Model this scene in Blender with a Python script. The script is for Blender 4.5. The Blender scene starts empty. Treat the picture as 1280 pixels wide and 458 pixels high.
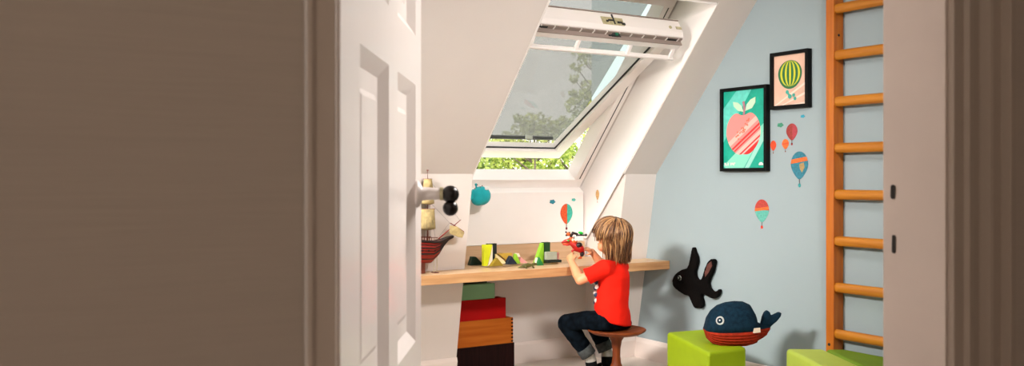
SKY, SUN, ROOM, ROOMB, ROOMD, HALL, EXPO = 6.8, 3.2, 44, 15.5, 10, 7.2, 0
import bpy, bmesh, math, random
from mathutils import Vector, Matrix, Euler, noise
random.seed(7)
S = bpy.context.scene
COL = S.collection
PI = math.pi
R = math.radians

# ------------------------------------------------------------------ camera frame
F = 1189.0; HOR = 221.0; H = 1.10
A = R(31.9); CA, SA = math.cos(A), math.sin(A)
def cam2room(X, Y, z=0.0):            # X right, Y forward of the camera -> room axes
    return Vector((CA*X + SA*Y, -SA*X + CA*Y, z))
def at(x, y, Y):                      # point seen at pixel x,y at forward distance Y
    return cam2room((x-640)/F*Y, Y, H-(y-HOR)/F*Y)
CAMP = Vector((0, 0, H))
def ray(x, y):
    return cam2room((x-640)/F, 1.0, -(y-HOR)/F)
def onx(x, y, p):                     # on plane x = p
    d = ray(x, y); return CAMP + d*(p/d.x)
def ony(x, y, q):
    d = ray(x, y); return CAMP + d*(q/d.y)
def onz(x, y, z):
    d = ray(x, y); return CAMP + d*((z-H)/d.z)

# ------------------------------------------------------------------ materials
def srgb(r, g, b):
    f = lambda c: (c/255/12.92) if c/255 <= 0.04045 else ((c/255+0.055)/1.055)**2.4
    return (f(r), f(g), f(b))
def mat(name, col, rough=0.5, metal=0.0, spec=0.5, vary=0.0, vscale=8.0, bump=0.0, bscale=60.0,
        sheen=0.0, coat=0.0, stretch=(1, 1, 1), col2=None):
    m = bpy.data.materials.new(name); m.use_nodes = True
    nt = m.node_tree; b = nt.nodes['Principled BSDF']
    b.inputs['Base Color'].default_value = (*col, 1)
    b.inputs['Roughness'].default_value = rough
    b.inputs['Metallic'].default_value = metal
    b.inputs['Specular IOR Level'].default_value = spec
    b.inputs['Sheen Weight'].default_value = sheen
    b.inputs['Coat Weight'].default_value = coat
    tc = nt.nodes.new('ShaderNodeTexCoord')
    mp = nt.nodes.new('ShaderNodeMapping'); mp.inputs['Scale'].default_value = stretch
    nt.links.new(tc.outputs['Object'], mp.inputs['Vector'])
    if vary > 0 or col2:
        n = nt.nodes.new('ShaderNodeTexNoise'); n.inputs['Scale'].default_value = vscale
        n.inputs['Detail'].default_value = 5
        nt.links.new(mp.outputs[0], n.inputs['Vector'])
        r = nt.nodes.new('ShaderNodeValToRGB')
        r.color_ramp.elements[0].position = 0.32; r.color_ramp.elements[1].position = 0.68
        c2 = col2 if col2 else tuple(min(1, c*(1+vary)) for c in col)
        c1 = col if col2 else tuple(c*(1-vary) for c in col)
        r.color_ramp.elements[0].color = (*c1, 1); r.color_ramp.elements[1].color = (*c2, 1)
        nt.links.new(n.outputs['Fac'], r.inputs['Fac'])
        nt.links.new(r.outputs['Color'], b.inputs['Base Color'])
    if bump > 0:
        n2 = nt.nodes.new('ShaderNodeTexNoise'); n2.inputs['Scale'].default_value = bscale
        n2.inputs['Detail'].default_value = 3
        nt.links.new(mp.outputs[0], n2.inputs['Vector'])
        bp = nt.nodes.new('ShaderNodeBump'); bp.inputs['Strength'].default_value = bump
        bp.inputs['Distance'].default_value = 0.004
        nt.links.new(n2.outputs['Fac'], bp.inputs['Height'])
        nt.links.new(bp.outputs[0], b.inputs['Normal'])
    return m

def woodmat(name, c1, c2, axis='x', rough=0.45, scale=6, coat=0.0, spec=0.5):
    st = {'x': (0.6, 9, 9), 'y': (9, 0.6, 9), 'z': (9, 9, 0.6)}[axis]
    return mat(name, c1, rough, col2=c2, vscale=scale, stretch=st, bump=0.15, bscale=scale*2, coat=coat, spec=spec)

M = {}
M['wall'] = mat('white_plaster', (0.72, 0.66, 0.62), 0.75, vary=0.02, vscale=3, bump=0.05, bscale=120)
M['hallwall'] = mat('hall_paper', (0.72, 0.62, 0.54), 0.85, vary=0.02, vscale=9, stretch=(1, 1, 40), bump=0.2, bscale=14)
M['trim'] = mat('white_trim_paint', (0.80, 0.71, 0.66), 0.38, vary=0.02, vscale=6, bump=0.03, bscale=60)
M['jamb'] = mat('jamb_paint', (0.74, 0.63, 0.56), 0.45, vary=0.03, vscale=10, bump=0.08, bscale=40)
M['casing'] = mat('casing_paint', (0.66, 0.56, 0.48), 0.5, vary=0.03, vscale=5, stretch=(1, 1, .2))
M['lining'] = mat('window_lining', (0.95, 0.91, 0.885), 0.45, vary=0.01)
M['winwhite'] = mat('window_lacquer', (0.90, 0.85, 0.825), 0.3, vary=0.01)
M['winseam'] = mat('window_seam', (0.30, 0.24, 0.21), 0.5)  # brown of the seal strip, slot rail and flap seam
M['gasket'] = mat('black_gasket', (0.012, 0.014, 0.016), 0.5)
M['alu'] = mat('dark_aluminium', (0.06, 0.07, 0.08), 0.35, metal=0.6)
M['clip'] = mat('pale_clip', (0.45, 0.5, 0.45), 0.4)
M['brass'] = mat('lock_brass', (0.50, 0.45, 0.27), 0.45, metal=0.2, vary=.2, vscale=60)
M['blue'] = mat('pale_blue_paint', srgb(153, 169, 174), 0.7, vary=0.015, vscale=3, bump=0.04, bscale=100)
M['floor'] = mat('pale_floor_paint', (0.70, 0.64, 0.58), 0.35, vary=0.03, vscale=3)
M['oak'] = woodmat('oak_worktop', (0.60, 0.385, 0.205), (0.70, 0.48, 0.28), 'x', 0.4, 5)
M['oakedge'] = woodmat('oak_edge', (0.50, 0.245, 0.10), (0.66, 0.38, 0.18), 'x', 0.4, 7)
M['oakback'] = woodmat('oak_backboard', (0.54, 0.35, 0.20), (0.62, 0.42, 0.26), 'x', 0.5, 5)
M['ladder'] = woodmat('ladder_pine', (0.42, 0.098, 0.002), (0.54, 0.155, 0.005), 'z', 0.5, 5)
M['rung'] = woodmat('ladder_rung', (0.42, 0.135, 0.006), (0.55, 0.21, 0.015), 'y', 0.4, 6)
M['walnut'] = woodmat('walnut', (0.10, 0.018, 0.003), (0.24, 0.052, 0.008), 'x', 0.5, 5, spec=.25)
M['walnutz'] = woodmat('walnut_turned', (0.10, 0.018, 0.003), (0.20, 0.042, 0.007), 'z', 0.5, 7, spec=.25)
M['lime'] = mat('lime_fabric', (0.275, 0.395, 0.002), 0.6, vary=0.04, vscale=12, bump=0.08, bscale=300, spec=0.35)
M['limesun'] = mat('sunlit_lime_fabric', (0.44, 0.56, 0.075), 0.6, vary=0.04, vscale=12, bump=0.08, bscale=300, spec=.35)  # pale tone stands in for sun falling on the lime seat
M['moss'] = mat('dark_lime_fabric', (0.14, 0.26, 0.003), 0.7, vary=0.05, vscale=12, bump=0.08, bscale=300)
M['black'] = mat('black_frame', (0.0015, 0.002, 0.002), 0.5, spec=0.15)
M['knob'] = mat('dark_bronze', (0.004, 0.002, 0.0015), 0.3, spec=0.4)
M['hole'] = mat('dark_recess', (0.02, 0.017, 0.014), 0.8)

def flat(name, r, g, b, rough=0.6, **k):
    return mat(name, srgb(r, g, b), rough, **k)

# ------------------------------------------------------------------ mesh helpers
def nb(): return bmesh.new()
def box(bm, x0, x1, y0, y1, z0, z1, mi=0):
    vs = [bm.verts.new((x, y, z)) for z in (z0, z1) for y in (y0, y1) for x in (x0, x1)]
    for f in ((0, 2, 3, 1), (4, 5, 7, 6), (0, 1, 5, 4), (2, 6, 7, 3), (0, 4, 6, 2), (1, 3, 7, 5)):
        bm.faces.new([vs[i] for i in f]).material_index = mi
def hexa(bm, pts, mi=0):              # 8 points: bottom ring 4, top ring 4
    vs = [bm.verts.new(p) for p in pts]
    for f in ((3, 2, 1, 0), (4, 5, 6, 7), (0, 1, 5, 4), (1, 2, 6, 5), (2, 3, 7, 6), (3, 0, 4, 7)):
        bm.faces.new([vs[i] for i in f]).material_index = mi
def prism(bm, pts, ext, mi=0):        # planar polygon extruded by a vector
    ext = Vector(ext)
    a = [bm.verts.new(p) for p in pts]; b = [bm.verts.new(Vector(p)+ext) for p in pts]
    n = len(pts)
    fs = [bm.faces.new(a[::-1]), bm.faces.new(b)]
    for i in range(n):
        fs.append(bm.faces.new((a[i], a[(i+1) % n], b[(i+1) % n], b[i])))
    for f in fs: f.material_index = mi
    return fs
def xprism(bm, yz, x0, x1, mi=0): return prism(bm, [(x0, y, z) for y, z in yz], (x1-x0, 0, 0), mi)
def zprism(bm, xy, z0, z1, mi=0): return prism(bm, [(x, y, z0) for x, y in xy], (0, 0, z1-z0), mi)
def frame_of(d):
    d = d.normalized(); up = Vector((0, 0, 1)) if abs(d.z) < 0.95 else Vector((1, 0, 0))
    a = d.cross(up).normalized(); return a, d.cross(a).normalized()
def tube(bm, path, rad, seg=10, mi=0, ab=(1, 1), cap=True, fix=None, mis=None):
    path = [Vector(p) for p in path]
    if not isinstance(rad, (list, tuple)): rad = [rad]*len(path)
    rings = []; pa = None
    for i, p in enumerate(path):
        d = path[min(i+1, len(path)-1)] - path[max(i-1, 0)]
        a, b = frame_of(d)
        if fix is not None:
            a = Vector(fix); a = (a - d.normalized()*a.dot(d.normalized())).normalized(); b = d.normalized().cross(a)
        elif pa is not None:
            a = (pa - d.normalized()*pa.dot(d.normalized())).normalized(); b = d.normalized().cross(a)
        pa = a
        rings.append([bm.verts.new(p + a*math.cos(2*PI*k/seg)*rad[i]*ab[0] + b*math.sin(2*PI*k/seg)*rad[i]*ab[1]) for k in range(seg)])
    for i in range(len(rings)-1):
        for k in range(seg):
            f = bm.faces.new((rings[i][k], rings[i][(k+1) % seg], rings[i+1][(k+1) % seg], rings[i+1][k]))
            f.material_index = mis[i] if mis else mi
    if cap:
        bm.faces.new(rings[0][::-1]).material_index = mis[0] if mis else mi
        bm.faces.new(rings[-1]).material_index = mis[-1] if mis else mi
def ell(bm, c, r, rot=None, seg=20, ring=12, mi=0):
    if not isinstance(r, (list, tuple, Vector)): r = (r, r, r)
    m = Matrix.Translation(Vector(c))
    if rot is not None: m = m @ (rot.to_matrix().to_4x4() if isinstance(rot, Euler) else rot.to_4x4())
    m = m @ Matrix.Diagonal((r[0], r[1], r[2], 1))
    res = bmesh.ops.create_uvsphere(bm, u_segments=seg, v_segments=ring, radius=1, matrix=m)
    for v in res['verts']:
        for f in v.link_faces: f.material_index = mi
def capsule(bm, p0, p1, r0, r1, seg=14, ab=(1, 1), fix=None):
    tube(bm, [p0, p1], [r0, r1], seg, ab=ab, fix=fix)
    if ab == (1, 1): ell(bm, p0, r0, seg=seg, ring=8); ell(bm, p1, r1, seg=seg, ring=8)
def lathe(bm, prof, c, seg=40, mi=0):
    c = Vector(c); rings = []
    for r, z in prof:
        rings.append([bm.verts.new(c + Vector((max(r, 1e-4)*math.cos(2*PI*k/seg), max(r, 1e-4)*math.sin(2*PI*k/seg), z))) for k in range(seg)])
    for i in range(len(rings)-1):
        for k in range(seg):
            bm.faces.new((rings[i][k], rings[i][(k+1) % seg], rings[i+1][(k+1) % seg], rings[i+1][k])).material_index = mi
    bm.faces.new(rings[0][::-1]); bm.faces.new(rings[-1])

def rootloc(p):
    v = Vector((0, 0, 0))
    while p is not None: v += p.location; p = p.parent
    return v
def obj(name, bm, mats, parent=None, smooth=False, bevel=0, seg=2, loc=None, remesh=0, smo=0, label=None):
    bmesh.ops.recalc_face_normals(bm, faces=bm.faces)
    off = rootloc(parent) if parent is not None else Vector(loc if loc is not None else (0, 0, 0))
    for v in bm.verts: v.co -= off
    if smooth:
        for f in bm.faces: f.smooth = True
    me = bpy.data.meshes.new(name); bm.to_mesh(me); bm.free()
    for m in (mats if isinstance(mats, (list, tuple)) else [mats]): me.materials.append(M[m] if isinstance(m, str) else m)
    o = bpy.data.objects.new(name, me); COL.objects.link(o)
    if parent is not None: o.parent = parent
    else: o.location = off
    if remesh:
        r = o.modifiers.new('remesh', 'REMESH'); r.mode = 'VOXEL'; r.voxel_size = remesh; r.use_smooth_shade = True
    if smo:
        s = o.modifiers.new('smooth', 'SMOOTH'); s.iterations = smo; s.factor = 0.5
    if bevel:
        b = o.modifiers.new('bevel', 'BEVEL'); b.width = bevel; b.segments = seg; b.limit_method = 'ANGLE'; b.angle_limit = R(40)
        if smooth or seg > 2:
            for f in me.polygons: f.use_smooth = True
            b.harden_normals = True
    if label: o['label'] = label
    return o
def tag(o, label, cat, group=None):
    o['label'] = label; o['category'] = cat
    if group: o['group'] = group
    return o
def thing(name, loc, label, cat, group=None, kind=None):
    o = bpy.data.objects.new(name, None); COL.objects.link(o); o.location = loc; o.empty_display_size = 0.05
    if kind: o['kind'] = kind
    if label: o['label'] = label
    if cat: o['category'] = cat
    if group: o['group'] = group
    return o
def struct(o): o['kind'] = 'structure'; return o

# ------------------------------------------------------------------ room constants
D = 3.725                                   # blue wall
BK = (4.357, 1.114)                         # knee wall / slope break (y, z)
PIT = R(48.6); CP, SP = math.cos(PIT), math.sin(PIT)
RP0, RP1 = 2.47, 3.48                       # window recess
HC = 2.35
TOPY = BK[0]-(HC-BK[1])*CP/SP
def off(y, z, c): return (y+SP*c, z+CP*c)
OUTB = off(*BK, 0.36); TOPO = (TOPY, HC+0.36/CP)
FQ0, FQ1 = 0.853, 0.953                     # wall with the doorway
DP0, DP1 = 0.338, 1.279
LW = -0.65

# ---- structure
bm = nb(); box(bm, LW-.1, D+.1, 0.96, 5.0, -0.12, 0)
struct(obj('floor', bm, 'floor'))
bm = nb(); box(bm, -1.7, D+.1, -1.9, 0.955, -0.12, 0.0)
struct(obj('floor', bm, M['floor']))
bm = nb()
zb = BK[1]
sec = [BK, (TOPY, HC), TOPO, OUTB]
xprism(bm, sec, LW-.1, RP0); xprism(bm, sec, RP1, D+.1)
a = (3.582, 1.993); 
wp = lambda z: BK[0]+SP*.262-(z-(BK[1]+CP*.262))*CP/SP     # window plane: y at z
b_ = (wp(2.06), 2.06); c_ = off(*b_, 0.098)
xprism(bm, [a, (TOPY, HC), TOPO, c_, b_], RP0, RP1)
box(bm, LW-.1, D+.1, FQ1, TOPY, HC, HC+.545)
ceil = struct(obj('ceiling', bm, 'wall'))
bm = nb()
box(bm, -1.7, D+.1, -1.9, FQ1, 2.35, 2.6)
struct(obj('ceiling', bm, 'hallwall'))
# knee wall
bm = nb()
sec = [(4.56, 0), BK, OUTB, (5.0, .9), (5.0, 0)]
xprism(bm, sec, LW-.1, RP0-.0); xprism(bm, sec, RP1+.015, D+.1)
xprism(bm, [(4.75, 0), (4.75, 1.004), (4.782, 1.03), (4.856, 1.096), (5.0, .9), (5.0, 0)], RP0, RP1+.015)
struct(obj('wall_back', bm, 'wall'))
bm = nb(); box(bm, D, D+.12, FQ0, 5.0, 0, 2.9)
wr = struct(obj('wall_right', bm, 'blue'))
bm = nb(); box(bm, LW-.1, LW, FQ1, 5.0, 0, 2.6)
struct(obj('wall_left', bm, 'wall'))
bm = nb()
box(bm, -1.6, DP0-.02, FQ0, FQ1, 0, 2.35); box(bm, DP1+.02, D, FQ0, FQ1, 0, 2.35); box(bm, DP0-.02, DP1+.02, FQ0, FQ1, 2.04, 2.35)
struct(obj('wall_front', bm, 'hallwall'))
# the nearer stretch of hall wall, rounded at its end
bm = nb()
ex = 0.2535; r0 = 0.008
pts = [(-1.6, .70)] + [(ex-r0+r0*math.sin(t), .70+r0-r0*math.cos(t)) for t in [R(9*i) for i in range(11)]] + [(ex, FQ0), (-1.6, FQ0)]
zprism(bm, pts, 0, 2.35)
o = struct(obj('wall_hall_left', bm, 'hallwall', smooth=False))
bm = nb(); box(bm, -1.7, -1.6, -1.9, FQ0, 0, 2.4); struct(obj('wall_hall_side', bm, 'hallwall'))
bm = nb(); box(bm, D, D+.1, -1.9, FQ0, 0, 2.4); struct(obj('wall_hall_end', bm, 'hallwall'))
bm = nb(); box(bm, -1.7, D+.1, -1.9, -1.8, 0, 2.4); struct(obj('wall_hall_back', bm, 'hallwall'))

# door lining and casings
bm = nb(); box(bm, DP1, DP1+.02, FQ0-.004, FQ1+.004, 0, 2.02)
j = struct(obj('trim_1', bm, 'jamb', bevel=.002))
def hole(x, ytop, ybot, w):
    z1 = onx(x, ytop, DP1).z; z0 = onx(x, ybot, DP1).z; y = onx(x, (ytop+ybot)/2, DP1).y
    h = nb(); 
    pts = []
    for k in range(12):
        t = 2*PI*k/12; rr = w/2
        pts.append((DP1-.0012, y+rr*math.cos(t), (z1-rr if math.sin(t) > 0 else z0+rr)+rr*math.sin(t)))
    prism(h, pts, (.004, 0, 0)); obj('strike_hole', h, 'hole', j, label='dark latch hole')
hole(1116.5, 231, 249, .0085); hole(1117.5, 294, 317, .0065)
bm = nb(); box(bm, DP0-.02, DP0, FQ0-.004, FQ1+.004, 0, 2.02); struct(obj('trim_2', bm, 'jamb', bevel=.002))
bm = nb(); box(bm, DP0-.02, DP1+.02, FQ0-.004, FQ1+.004, 2.02, 2.04); struct(obj('trim_3', bm, 'jamb'))
prof = [(0, .004), (.004, .012), (.024, .014), (.030, .020), (.042, .020), (.050, .012), (.070, .010), (.078, .022), (.086, .024), (.094, .014), (.120, .014), (.126, .026), (.140, .026), (.145, 0)]
def casing(name, x0, sgn):
    b = nb(); n = 0
    pts = [(x0+sgn*s, FQ0-h) for s, h in prof] + [(x0, FQ0)]
    if sgn < 0: pts = [(x, y) for x, y in pts if x > ex+.001] + [(ex+.002, FQ0)]; pts = pts[-1:] + pts[:-1]
    zprism(b, pts, 0, 2.02); return struct(obj(name, b, 'casing', bevel=.0015))
casing('trim_4', DP1+.004, 1); casing('trim_5', DP0-.004, -1)
bm = nb(); xprism(bm, [(FQ0, 2.025), (FQ0-.012, 2.03), (FQ0-.02, 2.06), (FQ0-.01, 2.08), (FQ0-.026, 2.14), (FQ0, 2.16)], DP0-.05, DP1+.145)
struct(obj('trim_6', bm, 'casing'))

# baseboards
bm = nb(); bp = [(D, 0), (D-.018, 0), (D-.018, .095), (D-.010, .115), (D, .12)]
prism(bm, [(x, 1.0, z) for x, z in bp], (0, 3.54, 0)); struct(obj('baseboard_right', bm, 'trim'))
bm = nb()
def kb(z): return 4.56-.203*z/1.114
def kboard(b, x0, x1): xprism(b, [(kb(0), 0), (kb(0)-.016, 0), (kb(.1)-.016, .10), (kb(.12)-.006, .12), (kb(.12), .12)], x0, x1)
kboard(bm, RP1+.02, D-.018); kboard(bm, LW, RP0)
struct(obj('baseboard_back', bm, 'trim'))
bm = nb(); xprism(bm, [(4.75, 0), (4.735, 0), (4.735, .105), (4.742, .12), (4.75, .12)], RP0, RP1+.015)
struct(obj('baseboard_niche', bm, 'trim'))

# recess lining panels
bm = nb()
ly0 = 4.607; lz0 = .848
L1 = [(ly0, lz0), a, b_, (wp(1.03), 1.03), (4.75, 1.0), (4.75, lz0-.05)]
xprism(bm, [(4.60, .855), a, (b_[0]-.001, b_[1]-.001), (4.779, 1.03), (4.749, 1.004), (4.749, .72), (4.72, .72)], RP1, RP1-.005)
struct(obj('trim_7', bm, 'lining'))
bm = nb()
xprism(bm, [(4.60, .855), a, (b_[0]-.001, b_[1]-.001), (4.779, 1.03), (4.749, 1.004), (4.749, .72), (4.72, .72)], RP0+.001, RP0+.013)
struct(obj('trim_8', bm, 'lining'))
bm = nb(); box(bm, RP0+.013, RP1-.014, 4.738, 4.749, .705, 1.004); xprism(bm, [(4.736, .995), (4.736, 1.006), (4.779, 1.034), (4.782, 1.028), (4.75, 1.0)], RP0+.013, RP1-.014)
struct(obj('trim_9', bm, 'lining'))
bm = nb(); xprism(bm, [(a[0]+.002, a[1]-.012), (a[0], a[1]-.001), (b_[0]-.002, b_[1]-.001), (b_[0]-.001, b_[1]-.012)], RP0+.013, RP1-.014)
struct(obj('trim_10', bm, 'lining'))

# ------------------------------------------------------------------ roof window
W0 = (4.782, 1.03)
def W(x, b, c): return Vector((x, W0[0]-CP*b+SP*c, W0[1]+SP*b+CP*c))
WL = 1.37
def wbox(bm, x0, x1, b0, b1, c0, c1, mi=0):
    hexa(bm, [W(x0, b0, c0), W(x1, b0, c0), W(x1, b1, c0), W(x0, b1, c0), W(x0, b0, c1), W(x1, b0, c1), W(x1, b1, c1), W(x0, b1, c1)], mi)
FX0, FX1 = RP0+.012, RP1-.013
win = thing('window_1', W((FX0+FX1)/2, 0, 0), None, None, kind='structure')
win['label'] = 'white centre-pivot roof window tilted open above the desk'
bm = nb()
wbox(bm, FX0, FX1, 0, .068, 0, .098); wbox(bm, FX0, FX1, WL-.055, WL, 0, .098)
wbox(bm, FX0, FX0+.009, .068, WL-.055, 0, .098); wbox(bm, FX1-.066, FX1, .068, WL-.055, 0, .098)
obj('window_frame', bm, 'winwhite', win, bevel=.004)
bm = nb()
for x in (FX1-.036,): wbox(bm, x, x+.006, .075, WL-.06, -.0015, .004)
obj('frame_groove', bm, 'gasket', win)
# sash turned about its middle
PHI = R(30); CB, SB = math.cos(PHI), math.sin(PHI)
PV = W(0, .6875, .03)
SL = .655; ST = .618
SX0, SX1 = FX0+.012, FX1-.068
def Q(x, b, c): return Vector((x, PV.y-CB*b+SB*c, PV.z+SB*b+CB*c))
def qbox(bm, x0, x1, b0, b1, c0, c1, mi=0):
    hexa(bm, [Q(x0, b0, c0), Q(x1, b0, c0), Q(x1, b1, c0), Q(x0, b1, c0), Q(x0, b0, c1), Q(x1, b0, c1), Q(x1, b1, c1), Q(x0, b1, c1)], mi)
bm = nb(); mw = .075
qbox(bm, SX0, SX1, -SL, -SL+.085, -.03, .035); qbox(bm, SX0, SX1, ST-.07, ST, -.03, .035)
qbox(bm, SX0, SX0+mw, -SL+.085, ST-.07, -.03, .035); qbox(bm, SX1-mw, SX1, -SL+.085, ST-.07, -.03, .035)
obj('sash', bm, 'winwhite', win, bevel=.006, seg=3)
sash = bpy.data.objects['sash']
bm = nb(); g0, g1, h0, h1 = SX0+mw, SX1-mw, -SL+.085, ST-.07; t = .009
qbox(bm, g0, g1, h0, h0+t, -.012, -.006); qbox(bm, g0, g1, h1-t, h1, -.012, -.006)
qbox(bm, g0, g0+t, h0, h1, -.012, -.006); qbox(bm, g1-t, g1, h0, h1, -.012, -.006)
obj('gasket', bm, 'gasket', win)
gm = bpy.data.materials.new('window_glass'); gm.use_nodes = True; nt = gm.node_tree; nt.nodes.clear()
o_ = nt.nodes.new('ShaderNodeOutputMaterial'); tr = nt.nodes.new('ShaderNodeBsdfTransparent'); gl = nt.nodes.new('ShaderNodeBsdfGlossy')
gl.inputs['Roughness'].default_value = .02; tr.inputs['Color'].default_value = (.95, .95, .94, 1)
mx = nt.nodes.new('ShaderNodeMixShader'); lw_ = nt.nodes.new('ShaderNodeLayerWeight'); fr = nt.nodes.new('ShaderNodeMath'); fr.operation = 'POWER'; fr.inputs[1].default_value = 4
nt.links.new(lw_.outputs['Facing'], fr.inputs[0]); sc_ = nt.nodes.new('ShaderNodeMath'); sc_.operation = 'MULTIPLY_ADD'; sc_.inputs[1].default_value = .08; sc_.inputs[2].default_value = .01
nt.links.new(fr.outputs[0], sc_.inputs[0]); nt.links.new(sc_.outputs[0], mx.inputs[0]); nt.links.new(tr.outputs[0], mx.inputs[1]); nt.links.new(gl.outputs[0], mx.inputs[2]); nt.links.new(mx.outputs[0], o_.inputs[0])
bm = nb(); qbox(bm, g0, g1, h0, h1, -.006, -.002); obj('pane', bm, gm, win)
# top control bar
bm = nb()
prism(bm, [Q(SX0-.008, b, c) for b, c in ((ST-.005, .045), (ST+.028, .040), (ST+.030, -.035), (ST+.018, -.060), (ST-.045, -.060), (ST-.060, -.032), (ST-.060, -.02))], (SX1-SX0+.018, 0, 0))
bar = obj('control_bar', bm, 'winwhite', win, bevel=.004)
bm = nb(); qbox(bm, SX0-.008, SX1+.009, ST-.005, ST+.031, .040, .046); obj('seal_strip', bm, 'winseam', bar)
bm = nb()
qbox(bm, SX0-.006, SX1+.006, ST-.012, ST+.012, -.066, -.060)
obj('slot_rail', bm, 'winseam', bar)
bm = nb(); n = 12
for i in range(n):
    x = SX0+.02+(SX1-SX0-.04)*i/(n-1)
    qbox(bm, x-.004, x+.004, ST-.012, ST+.012, -.0672, -.060)
obj('slot_rib', bm, 'winwhite', bar)
bm = nb(); qbox(bm, SX0+.0, SX0+.06, ST-.006, ST+.006, -.0678, -.06); qbox(bm, SX1-.09, SX1-.03, ST-.006, ST+.006, -.0678, -.06)
obj('end_catch', bm, 'gasket', bar)
xc = (SX0+SX1)/2+.01
bm = nb(); qbox(bm, xc-.075, xc+.06, ST+.0295, ST+.032, -.035, .012); obj('lock_plate', bm, 'brass', bar)
bm = nb()
for xx, w, c0, c1 in ((-.05, .012, -.02, -.01), (-.035, .03, -.012, -.004), (-.004, .006, -.03, .03), (.02, .03, -.022, -.012), (.045, .02, -.03, -.018)):
    qbox(bm, xc+xx, xc+xx+w, ST+.030, ST+.036, c0, c1)
obj('lock_catch', bm, 'gasket', bar)
bm = nb(); qbox(bm, xc-.012, xc+.03, ST-.01, ST+.008, -.078, -.064); qbox(bm, xc-.03, xc+.05, ST-.015, ST-.008, -.075, -.066); obj('lock_block', bm, 'gasket', bar, bevel=.002)
bm = nb(); qbox(bm, xc+.002, xc+.018, ST+.002, ST+.012, -.080, -.066); obj('lock_button', bm, flat('lock_green', 10, 110, 80), bar, bevel=.002)
bm = nb()
tube(bm, [Q(SX1-.07, ST+.030, -.01), Q(SX1-.07, ST+.034, -.01)], .009, 12); qbox(bm, SX1-.03, SX1+.006, ST+.030, ST+.033, -.018, -.002)
obj('end_plate', bm, 'brass', bar)
# ventilation flap below the bar: two rails joined by ribs
bm = nb()
qbox(bm, SX0-.008, SX1+.008, ST-.052, ST-.014, -.088, -.064)
qbox(bm, SX0-.006, SX1+.004, ST-.112, ST-.098, -.118, -.092)
for i, fx in enumerate((.0, .30, .665, .985)):
    x = SX0-.006+(SX1-SX0-.008)*fx
    hexa(bm, [Q(x, ST-.10, -.112), Q(x+.022, ST-.10, -.112), Q(x+.022, ST-.05, -.088), Q(x, ST-.05, -.088),
              Q(x, ST-.10, -.098), Q(x+.022, ST-.10, -.098), Q(x+.022, ST-.05, -.074), Q(x, ST-.05, -.074)])
fl = obj('ventilation_flap', bm, 'winwhite', win, bevel=.003)
bm = nb(); qbox(bm, SX0-.009, SX1+.009, ST-.0145, ST-.010, -.089, -.062); obj('flap_seam', bm, 'winseam', fl)

# awning screen: from the top of the frame to the foot of the sash, outside
sm = bpy.data.materials.new('awning_mesh'); sm.use_nodes = True; nt = sm.node_tree; nt.nodes.clear()
o_ = nt.nodes.new('ShaderNodeOutputMaterial'); tr = nt.nodes.new('ShaderNodeBsdfTransparent')
tl = nt.nodes.new('ShaderNodeBsdfTranslucent'); df = nt.nodes.new('ShaderNodeBsdfDiffuse'); ad = nt.nodes.new('ShaderNodeMixShader'); mx = nt.nodes.new('ShaderNodeMixShader')
tl.inputs['Color'].default_value = (.20, .205, .195, 1); df.inputs['Color'].default_value = (.17, .175, .165, 1)
tc = nt.nodes.new('ShaderNodeTexCoord'); nz = nt.nodes.new('ShaderNodeTexNoise'); nz.inputs['Scale'].default_value = 260; nz.inputs['Detail'].default_value = 2
mr = nt.nodes.new('ShaderNodeMapRange'); mr.inputs['From Min'].default_value = .35; mr.inputs['From Max'].default_value = .65; mr.inputs['To Min'].default_value = .585; mr.inputs['To Max'].default_value = .625
nt.links.new(tc.outputs['Object'], nz.inputs['Vector']); nt.links.new(nz.outputs['Fac'], mr.inputs['Value'])
ad.inputs[0].default_value = .4
nt.links.new(tl.outputs[0], ad.inputs[1]); nt.links.new(df.outputs[0], ad.inputs[2])
mx.inputs[0].default_value = .60; nt.links.new(tr.outputs[0], mx.inputs[1]); nt.links.new(ad.outputs[0], mx.inputs[2]); nt.links.new(mx.outputs[0], o_.inputs[0])
lo = Q(0, -SL+.078, .056); hi = W(0, WL-.03, .15)
ax0, ax1 = SX0+.02, SX1+.035
scr = thing('awning_screen', (SX0, lo.y, lo.z), 'grey see-through awning screen stretched outside the open roof window', 'window screen')
bm = nb(); e = Vector((0, .002, .002))
hexa(bm, [Vector((ax0, lo.y, lo.z)), Vector((ax1, lo.y, lo.z)), Vector((ax1, hi.y, hi.z)), Vector((ax0, hi.y, hi.z)),
          Vector((ax0, lo.y, lo.z))+e, Vector((ax1, lo.y, lo.z))+e, Vector((ax1, hi.y, hi.z))+e, Vector((ax0, hi.y, hi.z))+e])
obj('mesh_fabric', bm, sm, scr)
bm = nb(); tube(bm, [(ax0-.01, lo.y-.014, lo.z+.012), (SX1-.08, lo.y-.014, lo.z+.012)], .0125, 12); obj('bottom_bar', bm, 'gasket', scr, smooth=True)
bm = nb()
for x in (SX0+.26, SX0+.62):
    c = nb(); box(c, x, x+.05, lo.y-.034, lo.y-.024, lo.z+.004, lo.z+.026); obj('hook', c, 'clip', scr, bevel=.002)
bm.free()
bm = nb(); box(bm, FX0-.02, FX1+.02, hi.y-.05, hi.y+.05, hi.z-.03, hi.z+.06); obj('cassette', bm, 'alu', scr, bevel=.01)

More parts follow.
